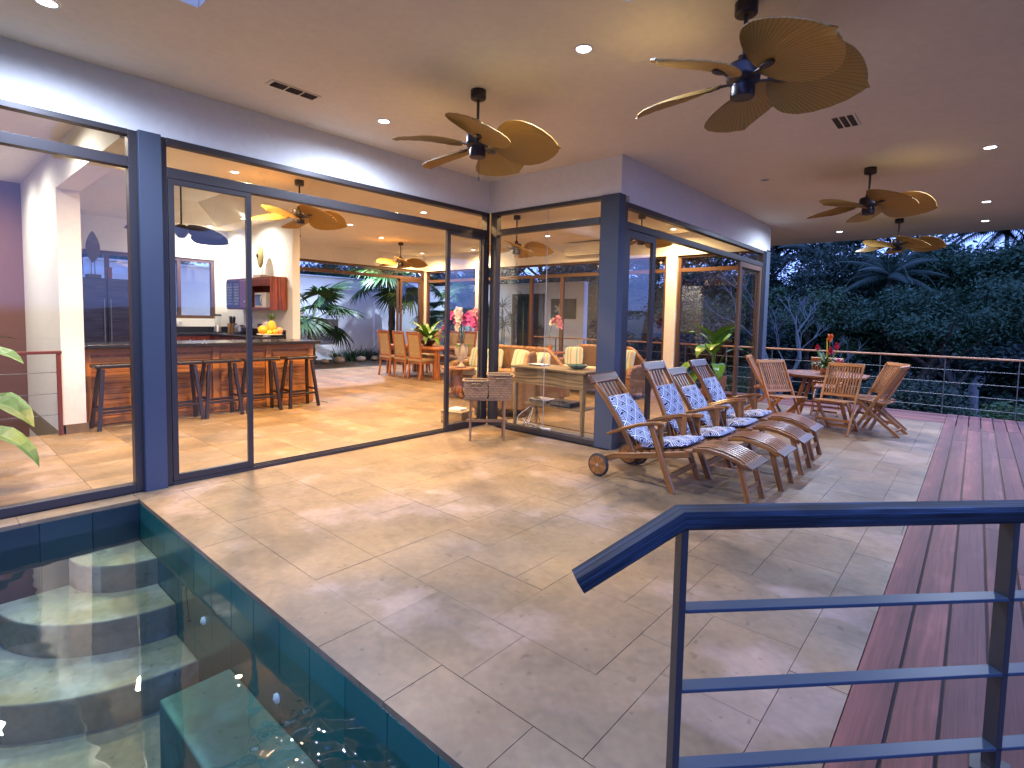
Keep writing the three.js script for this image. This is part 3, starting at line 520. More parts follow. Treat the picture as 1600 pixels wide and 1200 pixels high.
function ceilingFan(x, z, turn, label, { drop = 0.44, mat = bladeMat, scale = 1, chain = false, group, name = 'ceiling_fan', y = CY } = {}) {
  const t = thing(name, label, 'ceiling fan', [x, y, z], 0, group), b = -drop;
  part(t, 'canopy', lathe([[0.001, -0.075], [0.05, -0.075], [0.062, -0.068], [0.064, -0.06], [0.064, -0.001], [0.001, 0]], 0, 0, 0, 28), fanMetal);
  part(t, 'rod', cyl(0.012, 0.012, drop - 0.17, 0, b + 0.13, 0, 12), fanMetal);
  part(t, 'motor', lathe([[0.001, b - 0.10], [0.062, b - 0.10], [0.068, b - 0.094], [0.068, b - 0.04], [0.06, b - 0.03], [0.06, b - 0.012], [0.09, b - 0.008], [0.095, b + 0.02], [0.095, b + 0.075], [0.085, b + 0.09], [0.035, b + 0.10], [0.032, b + 0.14], [0.001, b + 0.145]], 0, 0, 0, 28), fanMetal);
  for (let i = 0; i < 5; i++) {
    const m = part(t, 'blade', BLADE, mat); m.position.y = b + 0.0; m.rotation.y = turn + i * Math.PI * 2 / 5; m.scale.setScalar(scale);
    const br = part(m, 'bracket', [bar(V(0.06, -0.005, 0), V(0.17, 0.0, 0), 0.03, 0.008), sph(0.042, 0.21, -0.003, 0, 1.25, 0.22, 0.75)], fanMetal);
  }
  if (chain) part(t, 'pull_chain', [cyl(0.0018, 0.0018, 0.16, 0.02, b - 0.26, 0, 6), cyl(0.006, 0.006, 0.03, 0.02, b - 0.29, 0, 8)], fanMetal);
  return t;
}
ceilingFan(-3.20, -3.17, rad(29), 'palm-leaf ceiling fan left of centre, over the terrace by the sliding door', { chain: true });
ceilingFan(-1.12, -3.29, rad(-37), 'largest palm-leaf ceiling fan, nearest at the top of the terrace');
ceilingFan(-1.06, -7.58, rad(24), 'palm-leaf ceiling fan above the loungers, third from the front');
ceilingFan(-1.13, -11.44, rad(19), 'farthest palm-leaf terrace fan seen against the trees');
ceilingFan(-7.26, -3.70, rad(10), 'orange lit palm-leaf fan inside the open sliding door', { chain: true, drop: 0.5 });
ceilingFan(-11.19, -8.39, rad(50), 'small palm-leaf fan over the dining table', { drop: 0.5 });
ceilingFan(-6.42, -7.40, rad(30), 'palm-leaf fan on a long rod behind the corner window', { drop: 0.6, chain: true });
ceilingFan(-4.55, -8.60, rad(-5), 'palm-leaf fan behind the transom of the right-hand glass door', { drop: 0.42 });
{ // dark kitchen fan on a long rod
  const t = thing('ceiling_fan', 'dark navy leaf-blade fan hanging on a long rod in the kitchen', 'ceiling fan', [-10.3, CY + 0.36, -3.15]), b = -0.88;
  part(t, 'canopy', lathe([[0.001, -0.06], [0.05, -0.055], [0.06, -0.001], [0.001, 0]], 0, 0, 0, 20), bladeBlack);
  part(t, 'rod', cyl(0.014, 0.014, 0.72, 0, b + 0.13, 0, 10), bladeBlack);
  part(t, 'motor', lathe([[0.001, b - 0.10], [0.05, b - 0.09], [0.09, b - 0.03], [0.13, b + 0.03], [0.13, b + 0.08], [0.05, b + 0.13], [0.001, b + 0.135]], 0, 0, 0, 22), bladeBlack);
  for (let i = 0; i < 4; i++) { const m = part(t, 'blade', BLADE, bladeBlack); m.position.y = b - 0.02; m.rotation.y = rad(-70 + i * 90); m.scale.set(1.35, 1, 0.75); }
}

// ---------------------------------------------------------------- near railing on the diagonal
{
  const A = V(-0.653, 0, -1.566), B = V(0.1177, 0, -2.3924), d = B.clone().sub(A).normalize(), side = V(d.z, 0, -d.x).multiplyScalar(-1), at = (s, y) => A.clone().addScaledVector(d, s).setY(y), sp = B.distanceTo(A);
  const t = thing('railing', 'blue-grey painted metal railing with sloping handrail end in the foreground', 'railing', [0, 0, 0]);
  const posts = [0, sp, sp * 2, sp * 3];
  for (const s of posts) part(t, 'post', [bar(at(s, 0), at(s, 0.872), 0.05, 0.022, side, 0.002), bx(0.11, 0.008, 0.11, at(s, 0).x, 0.005, at(s, 0).z, 0.002)], railPost);
  for (const y of [0.605, 0.347, 0.085]) part(t, 'rail_bar', bar(at(0.012, y), at(sp * 3, y), 0.05, 0.012, side, 0.002), railSteel);
  part(t, 'handrail', [sweep([at(-0.325, 0.70), at(-0.008, 0.895), at(sp * 3, 0.895)], 0.088, 0.05, side)], railPaint);
}

// ---------------------------------------------------------------- far cable railing at the deck's edge
{
  const t = thing('cable_railing', 'wood topped cable railing along the far deck edge before the trees', 'railing', [0, 0, 0]), z = -11.8;
  part(t, 'handrail', bx(11.2, 0.035, 0.075, -3.9, 0.985, z, 0.012, 'x'), railWood);
  for (let i = 0; i < 12; i++) part(t, 'post', bx(0.012, 0.97, 0.045, -8.73 + i * 0.927, 0.482, z, 0.002), darkSteel);
  for (const y of [0.77, 0.555, 0.34, 0.13]) part(t, 'cable', turned(cyl(0.005, 0.005, 11.2, 0, 0, 0, 6), 0, 0, Math.PI / 2, 1.7, y, z), cableSteel);
  const u = thing('cable_railing', 'wood topped cable railing along the outer side of the deck', 'railing', [0, 0, 0]);
  part(u, 'handrail', bx(0.075, 0.035, 11.0, 1.66, 0.985, -6.3, 0.012, 'z'), railWood);
  for (let i = 0; i < 12; i++) part(u, 'post', bx(0.045, 0.97, 0.012, 1.66, 0.482, -11.6 + i * 0.96, 0.002), darkSteel);
  for (const y of [0.77, 0.555, 0.34, 0.13]) part(u, 'cable', turned(cyl(0.004, 0.004, 11.0, 0, 0, 0, 6), Math.PI / 2, 0, 0, 1.66, y, -11.8), cableSteel);
}
{ // stair railing in the hall
  const t = thing('cable_railing', 'thin cable railing with dark red top rail before the stairwell', 'railing', [0, 0, 0]), x = -8.12;
  part(t, 'handrail', bx(0.06, 0.035, 2.6, x, 0.985, 0.10, 0.006, 'z'), cabinetWood);
  for (const z of [-1.17, 0.0, 1.2]) part(t, 'post', bx(0.04, 0.967, 0.04, x, 0.484, z, 0.003), cabinetWood);
  for (const y of [0.75, 0.5, 0.25]) part(t, 'cable', turned(cyl(0.004, 0.004, 2.5, 0, 0, 0, 6), Math.PI / 2, 0, 0, x, y, -1.17), darkSteel);
}

// ---------------------------------------------------------------- steamer loungers; local x runs from head to foot
const cushionMap = (() => {
  const c = document.createElement('canvas'); c.width = 512; c.height = 512; const x = c.getContext('2d');
  x.fillStyle = 'rgb(8,17,66)'; x.fillRect(0, 0, 512, 512); x.lineJoin = 'miter'; x.strokeStyle = 'rgb(222,227,240)';
  const n = 2, s = 512 / n;
  for (let i = -1; i <= n; i++) for (let j = -1; j <= n * 2; j++) {   // nested lozenges broken by angular hooks
    const X = i * s + ((j & 1) ? s / 2 : 0), Y = j * s * 0.5;
    for (let k = 0; k < 4; k++) { const r = s * (0.47 - k * 0.115); x.lineWidth = s * 0.036; x.beginPath(); x.moveTo(X + s / 2, Y - r * 1.02 + s / 4); x.lineTo(X + s / 2 + r, Y + s / 4); x.lineTo(X + s / 2, Y + r * 1.02 + s / 4); if (k % 2 === 0) x.lineTo(X + s / 2 - r, Y + s / 4); else { x.lineTo(X + s / 2 - r * 0.4, Y + s / 4 + r * 0.6); x.moveTo(X + s / 2 - r, Y + s / 4); } x.lineTo(X + s / 2, Y - r * 1.02 + s / 4); x.stroke(); }
  }
  const d = x.getImageData(0, 0, 512, 512); reseed(9);
  for (let k = 0; k < d.data.length; k += 4) { const q = 0.9 + 0.2 * rnd(); for (let m = 0; m < 3; m++) d.data[k + m] = Math.min(255, d.data[k + m] * q); }
  x.putImageData(d, 0, 0);
  const t = new THREE.CanvasTexture(c); t.colorSpace = THREE.SRGBColorSpace; t.wrapS = t.wrapT = THREE.RepeatWrapping; t.repeat.set(1 / 0.33, 1 / 0.33); return t;
})();
const clothBump = tex(256, 256, (u, v) => 0.5 + 0.25 * Math.sin(u * 2 * Math.PI * 64) + 0.25 * Math.sin(v * 2 * Math.PI * 64), false, 0.1, 0.1);
const cushionMat = phy({ map: cushionMap, roughness: 0.9, bumpMap: clothBump, bumpScale: 0.0006 });
// pillow-like pad along a path in the x-y plane
function pad(pts, width, thick, seed) {
  const NS = 26, NT = 14, curve = new THREE.CatmullRomCurve3(pts), P = [], UV = [], I = [];
  const ring = [];
  for (let i = 0; i <= NS; i++) {
    const s = i / NS, p = curve.getPointAt(s), d = curve.getTangentAt(s), n = V(-d.y, d.x, 0);
    const e = Math.pow(Math.max(0.0, Math.sin(Math.PI * clamp(s, 0.0, 1))), 0.28);
    const row = [];
    for (let k = 0; k < 2; k++) for (let j = 0; j <= NT; j++) {
      const t = j / NT * 2 - 1, b = Math.pow(Math.max(0, 1 - Math.pow(Math.abs(t), 5)), 0.6) * e, ww = width / 2 * (1 - 0.03 * (1 - e) + 0.012 * Math.sin(s * 19 + seed + t));
      const wob = 0.10 * (fbm(s * 0.5 + 0.2, (t + 1) / 4, 9, 7, 3, seed) - 0.5);
      const h = (k ? -0.35 : 0.65) * thick * (b * (1 + wob * (k ? 0 : 4)) + 0.04);
      row.push([p.x + n.x * h, p.y + n.y * h, t * ww, s, t * ww]);
    }
    ring.push(row);
  }
  const len = curve.getLength(), M = NT + 1;
  const push = (v) => { P.push(v[0], v[1], v[2]); UV.push(v[4] + seed * 0.05, v[3] * len + seed * 0.11); };
  const quad = (a, b, c, d) => { [a, b, c, a, c, d].forEach(push); };
  for (let i = 0; i < NS; i++) {
    const A = ring[i], B = ring[i + 1];
    for (let j = 0; j < NT; j++) { quad(A[j], A[j + 1], B[j + 1], B[j]); quad(A[M + j], B[M + j], B[M + j + 1], A[M + j + 1]); }
    quad(A[0], B[0], B[M], A[M]); quad(A[NT], A[M + NT], B[M + NT], B[NT]);
  }
  for (const [r, f] of [[ring[0], 0], [ring[NS], 1]]) for (let j = 0; j < NT; j++) f ? quad(r[j], r[j + 1], r[M + j + 1], r[M + j]) : quad(r[j], r[M + j], r[M + j + 1], r[j + 1]);
  let g = new THREE.BufferGeometry(); g.setAttribute('position', new THREE.Float32BufferAttribute(P, 3)); g.setAttribute('uv', new THREE.Float32BufferAttribute(UV, 2)); g.computeVertexNormals();
  return toCreasedNormals(g, 1.1);
}
const wheelG = (() => { const w = lathe([[0.001, -0.018], [0.09, -0.018], [0.092, -0.012], [0.092, 0.012], [0.09, 0.018], [0.001, 0.018]], 0, 0, 0, 28); w.rotateX(Math.PI / 2); return w; })();
const tyreG = clean(new THREE.TorusGeometry(0.096, 0.016, 10, 32));
const hubG = turned(cyl(0.014, 0.014, 0.05, 0, -0.025, 0, 12), Math.PI / 2, 0, 0);
function lounger(x, z, hgt, lean, label, clabel, seed) {
  reseed(seed);
  const t = thing('lounger', label, 'lounger', [x, 0, z], 0, 'wooden steamer loungers in a row'), H = 0.265, w = steamerWood;
  const top = V(-0.36 - lean, hgt, 0), bot = V(-0.34, 0.27, 0), sd = (p, zz) => p.clone().setZ(zz);
  for (const s of [-1, 1]) {
    part(t, 'seat_rail', sweep([V(-0.665, 0.11, s * 0.262), V(-0.62, 0.175, s * 0.262), V(-0.52, 0.222, s * 0.262), V(-0.3, 0.262, s * 0.262), V(0.0, 0.325, s * 0.262), V(0.215, 0.37, s * 0.262)], 0.028, 0.055), w);
    const mid = bot.clone().lerp(top, 0.5).add(V(0.035, 0, 0));
    part(t, 'back_stile', sweep([sd(bot, s * 0.215), sd(bot.clone().lerp(mid, 0.5).add(V(0.012, 0, 0)), s * 0.215), sd(mid, s * 0.215), sd(mid.clone().lerp(top, 0.5).add(V(0.012, 0, 0)), s * 0.215), sd(top, s * 0.215)], 0.026, 0.045), w);
    part(t, 'armrest', sweep([V(-0.575, 0.425, s * 0.285), V(-0.52, 0.452, s * 0.285), V(-0.4, 0.505, s * 0.285), V(-0.25, 0.56, s * 0.285), V(-0.12, 0.592, s * 0.285), V(-0.02, 0.598, s * 0.285), V(-0.005, 0.594, s * 0.285)], 0.058, 0.034, V(0, 0, 1), (q) => 0.7 + 0.3 * smooth(0, 0.3, q)), w);
    part(t, 'front_leg', sweep([V(-0.155, 0.575, s * 0.285), V(-0.125, 0.53, s * 0.285), V(-0.04, 0.30, s * 0.285), V(0.085, 0.0, s * 0.285)], 0.028, 0.055), w);
    part(t, 'arm_support', bar(V(-0.06, 0.325, s * 0.24), V(-0.06 - 0.005, 0.585, s * 0.262), 0.024, 0.045), w);
    part(t, 'footrest_rail', sweep([V(0.215, 0.40, s * 0.20), V(0.34, 0.415, s * 0.20), V(0.46, 0.402, s * 0.20), V(0.58, 0.365, s * 0.20), V(0.665, 0.32, s * 0.20)], 0.024, 0.035), w);
    part(t, 'footrest_leg', sweep([V(0.595, 0.345, s * 0.172), V(0.635, 0.20, s * 0.172), V(0.69, 0.0, s * 0.172)], 0.026, 0.05), w);
    const wh = part(t, 'wheel', wheelG, steamerWood); wh.position.set(-0.667, 0.112, s * 0.295); part(wh, 'tyre', tyreG, rubber); part(wh, 'hub', hubG, steel);
  }
  part(t, 'axle', turned(cyl(0.008, 0.008, 0.58, 0, -0.29, 0, 8), Math.PI / 2, 0, 0, -0.667, 0.112, 0), steel);
  for (let i = -2; i <= 2; i++) { const q = i * 0.068; part(t, 'back_slat', bar(sd(bot.clone().lerp(top, 0.08).add(V(0.01, 0, 0)), q), sd(top.clone().add(V(0.005, -0.01, 0)), q), 0.034, 0.014), w); }
  const up = top.clone().sub(bot).normalize();
  part(t, 'top_rail', (() => { const g = new RoundedBoxGeometry(0.034, 0.105, 0.51, 3, 0.016); const q = uvm(g, 'z'); q.applyMatrix4(new THREE.Matrix4().makeBasis(V(up.y, -up.x, 0), up, V(0, 0, 1)).setPosition(top.clone().addScaledVector(up, 0.02))); return q; })(), steamerDark);
  for (let i = 0; i < 7; i++) { const X = -0.28 + i * 0.075; part(t, 'seat_slat', bx(0.052, 0.014, 0.50, X, 0.262 + (X + 0.3) * 0.21 + 0.032, 0, 0.003, 'z'), w); }
  part(t, 'seat_front_rail', bx(0.05, 0.022, 0.56, 0.205, 0.392, 0, 0.006, 'z'), w);
  for (let i = -3; i <= 3; i++) { const q = i * 0.052; part(t, 'footrest_slat', sweep([V(0.235, 0.422, q), V(0.34, 0.438, q), V(0.46, 0.425, q), V(0.58, 0.388, q), V(0.655, 0.348, q)], 0.034, 0.012), w); }
  part(t, 'footrest_end_rail', turned(bx(0.075, 0.02, 0.43, 0, 0, 0, 0.006, 'z'), 0, 0, -0.45, 0.675, 0.336, 0), steamerDark);
  part(t, 'stretcher', [bar(V(0.035, 0.135, -0.27), V(0.035, 0.135, 0.27), 0.05, 0.02, V(0, 1, 0))], w);
  part(t, 'footrest_stretcher', [bar(V(0.655, 0.12, -0.16), V(0.655, 0.12, 0.16), 0.045, 0.018, V(0, 1, 0))], w);
  const c = thing('lounger_cushion', clabel, 'cushion', [x, 0, z], 0, 'navy patterned lounger cushions');
  const n = V(up.y, -up.x, 0).multiplyScalar(0.045), bs = bot.clone().add(n), ts = bot.clone().lerp(top, 0.74).add(n);
  part(c, 'back_pad', pad([ts, ts.clone().lerp(bs, 0.35).add(V(0.012, 0, 0)), ts.clone().lerp(bs, 0.7).add(V(0.012, 0, 0)), bs.clone().add(V(0.045, 0.07, 0))], 0.41, 0.055, seed % 7), cushionMat);
  part(c, 'seat_pad', pad([V(-0.285, 0.345, 0), V(-0.15, 0.36, 0), V(0.0, 0.395, 0), V(0.155, 0.425, 0)], 0.45, 0.07, seed % 5 + 2), cushionMat);
}
lounger(-2.0, -4.64, 0.90, 0.44, 'reclined wooden steamer lounger nearest the camera, at the corner column', 'navy white patterned cushion on the nearest lounger', 101);
lounger(-1.93, -5.30, 1.00, 0.30, 'second steamer lounger from the camera, its high back darkest', 'navy white patterned cushion on the second lounger from the camera', 202);
lounger(-1.93, -6.02, 0.89, 0.36, 'third steamer lounger from the camera, with the lowest backrest', 'navy white patterned cushion on the third lounger from the camera', 303);
lounger(-1.98, -6.74, 0.95, 0.34, 'farthest steamer lounger of the row, next to the teak dining set', 'navy white patterned cushion on the farthest lounger', 404);

// ---------------------------------------------------------------- teak dining set on the terrace
function foldChair() {   // faces +x
  const t = new THREE.Group();
  const back = (s) => V(-0.30 + s * 0.50, 0.93 - s * 0.93, 0);   // point on the long stile, top to front foot
  for (const s of [-1, 1]) {
    part(t, 'stile', bar(back(0).setZ(s * 0.215), back(1).setZ(s * 0.215), 0.022, 0.042), teak);
    part(t, 'leg', bar(V(0.20, 0.445, s * 0.188), V(-0.34, 0, s * 0.188), 0.022, 0.042), teak);
    part(t, 'seat_rail', bar(V(-0.17, 0.425, s * 0.165), V(0.27, 0.455, s * 0.165), 0.022, 0.036), teak);
  }
  const p = (s, z) => back(s).setZ(z);
  part(t, 'top_rail', bar(p(0.0, -0.232), p(0.0, 0.232), 0.055, 0.024, back(0).sub(back(1)).normalize(), 0.006), teak);
  part(t, 'lower_rail', bar(p(0.44, -0.21), p(0.44, 0.21), 0.045, 0.02, back(0).sub(back(1)).normalize()), teak);
  for (let i = -5; i <= 5; i++) part(t, 'back_slat', bar(p(0.025, i * 0.0345), p(0.435, i * 0.0345), 0.02, 0.012), teak);
  for (let i = 0; i < 9; i++) { const x = -0.155 + i * 0.051; part(t, 'seat_slat', bx(0.038, 0.014, 0.39, x, 0.447 + x * 0.07, 0, 0.003, 'z'), teak); }
  part(t, 'stretcher', bar(V(-0.27, 0.06, -0.18), V(-0.27, 0.06, 0.18), 0.035, 0.018, V(0, 1, 0)), teak);
  part(t, 'stretcher', bar(p(0.80, -0.21), p(0.80, 0.21), 0.035, 0.018, V(0, 1, 0)), teak);
  return t;
}
{
  reseed(17);
  const tc = [-1.76, 0, -9.42], proto = foldChair(), g = 'folding teak chairs around the terrace table';
  const put = (x, z, a, label) => { const c = proto.clone(); c.name = numbered('folding_chair'); c.position.set(x, 0, z); c.rotation.y = rad(a); scene.add(c); tag(c, label, 'chair', g); };
  put(-2.08, -8.38, -38, 'folding teak chair with its slatted back to the loungers, left of the table');
  put(-1.42, -8.52, -98, 'folding teak chair with its back to the camera, in front of the flowers');
  put(-1.08, -9.42, -139, 'folding teak chair at the right of the table, slats facing the camera');
  put(-1.02, -8.98, 172, 'folding teak chair tucked outermost right, seen edge on');
  put(-1.86, -10.28, 95, 'folding teak chair behind the table, partly hidden by the flowers');
  put(-2.62, -9.55, 8, 'folding teak chair half hidden behind the left chair beside the glass');
  const t = thing('terrace_table', 'octagonal teak table with slatted top on the terrace', 'table', tc);
  const R = 0.62, oct = new THREE.Shape(); for (let i = 0; i < 8; i++) { const a = (i + 0.5) * Math.PI / 4; oct[i ? 'lineTo' : 'moveTo'](R * Math.cos(a), R * Math.sin(a)); } oct.closePath();
  const hole = new THREE.Path(); for (let i = 0; i < 8; i++) { const a = (i + 0.5) * Math.PI / 4; hole[i ? 'lineTo' : 'moveTo']((R - 0.075) * Math.cos(a), (R - 0.075) * Math.sin(a)); } hole.closePath(); oct.holes.push(hole);
  const rim = new THREE.ExtrudeGeometry(oct, { depth: 0.022, bevelEnabled: true, bevelSize: 0.004, bevelThickness: 0.004, bevelSegments: 1 }); rim.rotateX(-Math.PI / 2); rim.translate(0, 0.714, 0);
  part(t, 'rim', uvm(rim, 'x'), teakTable);
  for (let i = -7; i <= 7; i++) { const x = i * 0.073, r = (R - 0.07), h = Math.min(r * Math.cos(Math.PI / 8), (r / Math.cos(Math.PI / 8)) * 1.0 - Math.max(0, Math.abs(x) - r * 0.38)); part(t, 'top_slat', bx(0.066, 0.018, 2 * Math.max(0.1, h), x, 0.727, 0, 0.003, 'z', [rnd() * 3, rnd() * 3]), teakTable); }
  for (const z of [0.2, -0.2]) part(t, 'apron', bx(0.9, 0.05, 0.025, 0, 0.688, z, 0.003, 'x'), teakTable);
  for (const [sx, sz] of [[1, 1], [1, -1], [-1, 1], [-1, -1]]) part(t, 'leg', bar(V(sx * 0.20, 0.70, sz * 0.24), V(sx * 0.38, 0, sz * 0.24), 0.035, 0.05), teakTable);
  for (const z of [0.24, -0.24]) part(t, 'stretcher', bar(V(-0.3, 0.25, z), V(0.3, 0.25, z), 0.03, 0.03, V(0, 1, 0)), teakTable);
}

// ---------------------------------------------------------------- plants: shared builders
function leafBlade(len, wid, { a0 = 0.9, bend = 1.2, fold = 0.25, seg = 8, pow = 0.75, wave = 0 } = {}) {   // from the origin along +x
  const P = [], UV = [], pts = []; let x = 0, y = 0;
  for (let i = 0; i <= seg; i++) { const s = i / seg, a = a0 - bend * s; if (i) { x += Math.cos(a) * len / seg; y += Math.sin(a) * len / seg; } pts.push([x, y, a, s]); }
  const row = pts.map(([px, py, a, s]) => { const w = wid / 2 * Math.pow(Math.max(0.001, Math.sin(Math.PI * Math.pow(s * 0.985 + 0.012, pow))), 0.85), up = fold * w, wv = wave * Math.sin(s * 21) * w; return [-1, -0.5, 0, 0.5, 1].map((t) => [px - Math.sin(a) * (up * Math.abs(t) + wv * t), py + Math.cos(a) * (up * Math.abs(t) + wv * t), t * w, (t + 1) / 2, s]); });
  const push = (v) => { P.push(v[0], v[1], v[2]); UV.push(v[3], v[4]); };
  for (let i = 0; i < seg; i++) for (let j = 0; j < 4; j++) { const A = row[i][j], B = row[i + 1][j], C = row[i + 1][j + 1], D = row[i][j + 1]; [A, C, B, A, D, C].forEach(push); }
  const g = new THREE.BufferGeometry(); g.setAttribute('position', new THREE.Float32BufferAttribute(P, 3)); g.setAttribute('uv', new THREE.Float32BufferAttribute(UV, 2)); g.computeVertexNormals();
  return clean(mergeVertices(g).toNonIndexed());
}
for (const m of [leafBright, leafMid, leafDark, leafPalm]) m.side = THREE.DoubleSide;
const stemMat = std({ color: L3(0.10, 0.20, 0.04), roughness: 0.6 });
function leafOn(parent, name, mat, from, turn, stem, len, wid, o) {   // stem then blade, as one leaf part with its stalk as a sub-part
  const a = o.a0 ?? 0.9, sx = Math.cos(a + 0.25) * stem, sy = Math.sin(a + 0.25) * stem;
  const m = part(parent, name, leafBlade(len, wid, o).translate(sx, sy, 0), mat); m.position.copy(from); m.rotation.y = turn;
  if (stem > 0.02) part(m, 'stalk', tube([V(0, 0, 0), V(sx * 0.5, sy * 0.55, 0), V(sx, sy, 0)], 0.006, 5, 5), stemMat);
  return m;
}
const clay = std({ color: L3(0.38, 0.15, 0.075), roughness: 0.8, map: plasterMap });
{ // potted plant by the far pier
  reseed(33);
  const t = thing('potted_plant', 'large-leaved green plant in a terracotta basket pot inside the far glass door', 'plant', [-3.78, 0, -10.25]); t.scale.setScalar(1.22);
  part(t, 'pot', lathe([[0.001, 0], [0.13, 0], [0.16, 0.04], [0.19, 0.34], [0.20, 0.38], [0.185, 0.38], [0.17, 0.33], [0.001, 0.32]], 0, 0, 0, 26), wicker([0.55, 0.23, 0.12]));
  part(t, 'soil', cyl(0.168, 0.168, 0.012, 0, 0.322, 0, 20), std({ color: L3(0.04, 0.03, 0.02), roughness: 1 }));
  const L = [[200, 0.5, 0.62, 0.26, 1.25, 1.6], [262, 0.42, 0.55, 0.22, 1.1, 2.2], [330, 0.5, 0.70, 0.28, 1.3, 1.3], [20, 0.4, 0.5, 0.22, 1.0, 1.9], [80, 0.45, 0.6, 0.24, 1.25, 1.4], [140, 0.4, 0.55, 0.22, 1.1, 1.9], [235, 0.3, 0.6, 0.24, 0.6, 2.2], [300, 0.25, 0.5, 0.2, 0.8, 2.4], [175, 0.25, 0.45, 0.2, 0.7, 2.1], [225, 0.5, 0.6, 0.24, 1.35, 1.2], [285, 0.45, 0.62, 0.25, 0.95, 1.5], [250, 0.2, 0.6, 0.23, 0.35, 1.9], [10, 0.5, 0.55, 0.22, 1.3, 1.2]];
  for (const [a, st, l, w, a0, b] of L) leafOn(t, 'leaf', leafBright, V(0, 0.33, 0), rad(a), st, l, w, { a0, bend: b, fold: 0.18, seg: 9, wave: 0.06 });
}
{ // plant inside the pool window at the left edge
  reseed(34);
  const t = thing('potted_plant', 'banana-leaved plant at the left edge behind the pool window', 'plant', [-6.25, 0, -0.02]);
  part(t, 'pot', lathe([[0.001, 0], [0.14, 0], [0.2, 0.3], [0.21, 0.34], [0.19, 0.34], [0.001, 0.3]], 0, 0, 0, 24), clay);
  const L = [[48, 0.62, 0.80, 0.34, 1.15, 1.75], [40, 0.42, 0.82, 0.36, 0.75, 1.6], [62, 0.2, 0.78, 0.34, 0.5, 1.7], [120, 0.6, 0.8, 0.25, 1.2, 1.4], [200, 0.5, 0.8, 0.26, 1.1, 1.5], [290, 0.5, 0.8, 0.25, 1.2, 1.3], [345, 0.4, 0.7, 0.24, 0.9, 1.5]];
  for (const [a, st, l, w, a0, b] of L) leafOn(t, 'leaf', leafMid, V(0, 0.31, 0), rad(a), st, l, w, { a0, bend: b, fold: 0.2, seg: 10, wave: 0.05 });
}

// ---------------------------------------------------------------- flowers on the terrace table
{
  reseed(55);
  const t = thing('flower_arrangement', 'tropical arrangement of red ginger and heliconia on the teak table', 'flowers', [-1.72, 0.737, -9.35]);
  const red = std({ color: L3(0.48, 0.006, 0.045), roughness: 0.45, side: THREE.DoubleSide }), orange = std({ color: L3(0.75, 0.16, 0.03), roughness: 0.5, side: THREE.DoubleSide }), pink = std({ color: L3(0.65, 0.05, 0.17), roughness: 0.5, side: THREE.DoubleSide }), white = std({ color: L3(0.75, 0.70, 0.72), roughness: 0.5, side: THREE.DoubleSide }), yel = std({ color: L3(0.62, 0.42, 0.03), roughness: 0.5 });
  part(t, 'vase', lathe([[0.001, 0], [0.06, 0], [0.085, 0.03], [0.09, 0.07], [0.07, 0.10], [0.06, 0.10], [0.001, 0.09]], 0, 0, 0, 20), clay);
  for (let i = 0; i < 34; i++) leafOn(t, 'leaf', pick([leafMid, leafDark, leafMid]), V(rr(-0.04, 0.04), 0.08, rr(-0.04, 0.04)), rr(0, 6.28), rr(0.02, 0.1), rr(0.12, 0.24), rr(0.03, 0.07), { a0: rr(0.3, 1.3), bend: rr(0.6, 1.6), fold: 0.3, seg: 5 });
  const bloom = (name, mat, x, y, z, R, H, n, up) => { const st = part(t, name, (() => { const g = []; for (let i = 0; i < n; i++) { const k = i / n, b = leafBlade(R * (1.1 - 0.6 * k), R * 0.55, { a0: up + 0.9 * k, bend: -0.5, fold: 0.5, seg: 4 }); g.push(turned(b, 0, i * 2.4, 0, 0, k * H, 0)); } return g; })(), mat); st.position.set(x, y, z); part(st, 'stalk', tube([V(0, 0, 0), V(-x * 0.4, -y * 0.5 + 0.04, -z * 0.4), V(-x, -y + 0.08, -z)], 0.005, 6, 5), stemMat); };
  bloom('ginger_flower', red, -0.13, 0.36, 0.05, 0.06, 0.07, 26, 0.3);
  bloom('ginger_flower', red, 0.06, 0.30, 0.09, 0.075, 0.10, 34, 0.2);
  bloom('ginger_flower', red, 0.12, 0.37, 0.0, 0.085, 0.09, 22, 0.7);
  bloom('heliconia', orange, 0.03, 0.48, 0.02, 0.12, 0.10, 9, 1.05);
  bloom('orchid_bloom', pink, 0.17, 0.20, 0.10, 0.05, 0.03, 12, 0.2); bloom('orchid_bloom', pink, 0.20, 0.15, 0.03, 0.05, 0.03, 12, 0.1); bloom('orchid_bloom', white, 0.13, 0.23, 0.12, 0.045, 0.02, 10, 0.1); bloom('orchid_bloom', white, 0.19, 0.22, 0.06, 0.04, 0.02, 10, 0.1);
  part(t, 'bud_spike', tube([V(0, 0.1, 0), V(-0.005, 0.35, 0.01), V(-0.01, 0.56, 0.02)], 0.009, 8, 6), yel);
  for (const [a, l] of [[2.6, 0.42], [3.0, 0.36], [0.4, 0.3]]) { const g = []; for (let i = 0; i < 16; i++) for (const s of [-1, 1]) g.push(turned(leafBlade(0.09 * Math.sin(0.4 + 2.5 * i / 16), 0.012, { a0: 0.2, bend: 0.5, seg: 2 }), 0, s * 1.2, 0, 0.05 + l * i / 16, 0, 0)); part(t, 'fern_frond', g.map((q) => turned(q, 0, a, 0, 0, 0.1, 0)).map((q) => q.applyMatrix4(new THREE.Matrix4().makeRotationAxis(V(Math.sin(a), 0, Math.cos(a)), 0.95))), leafMid); }
}

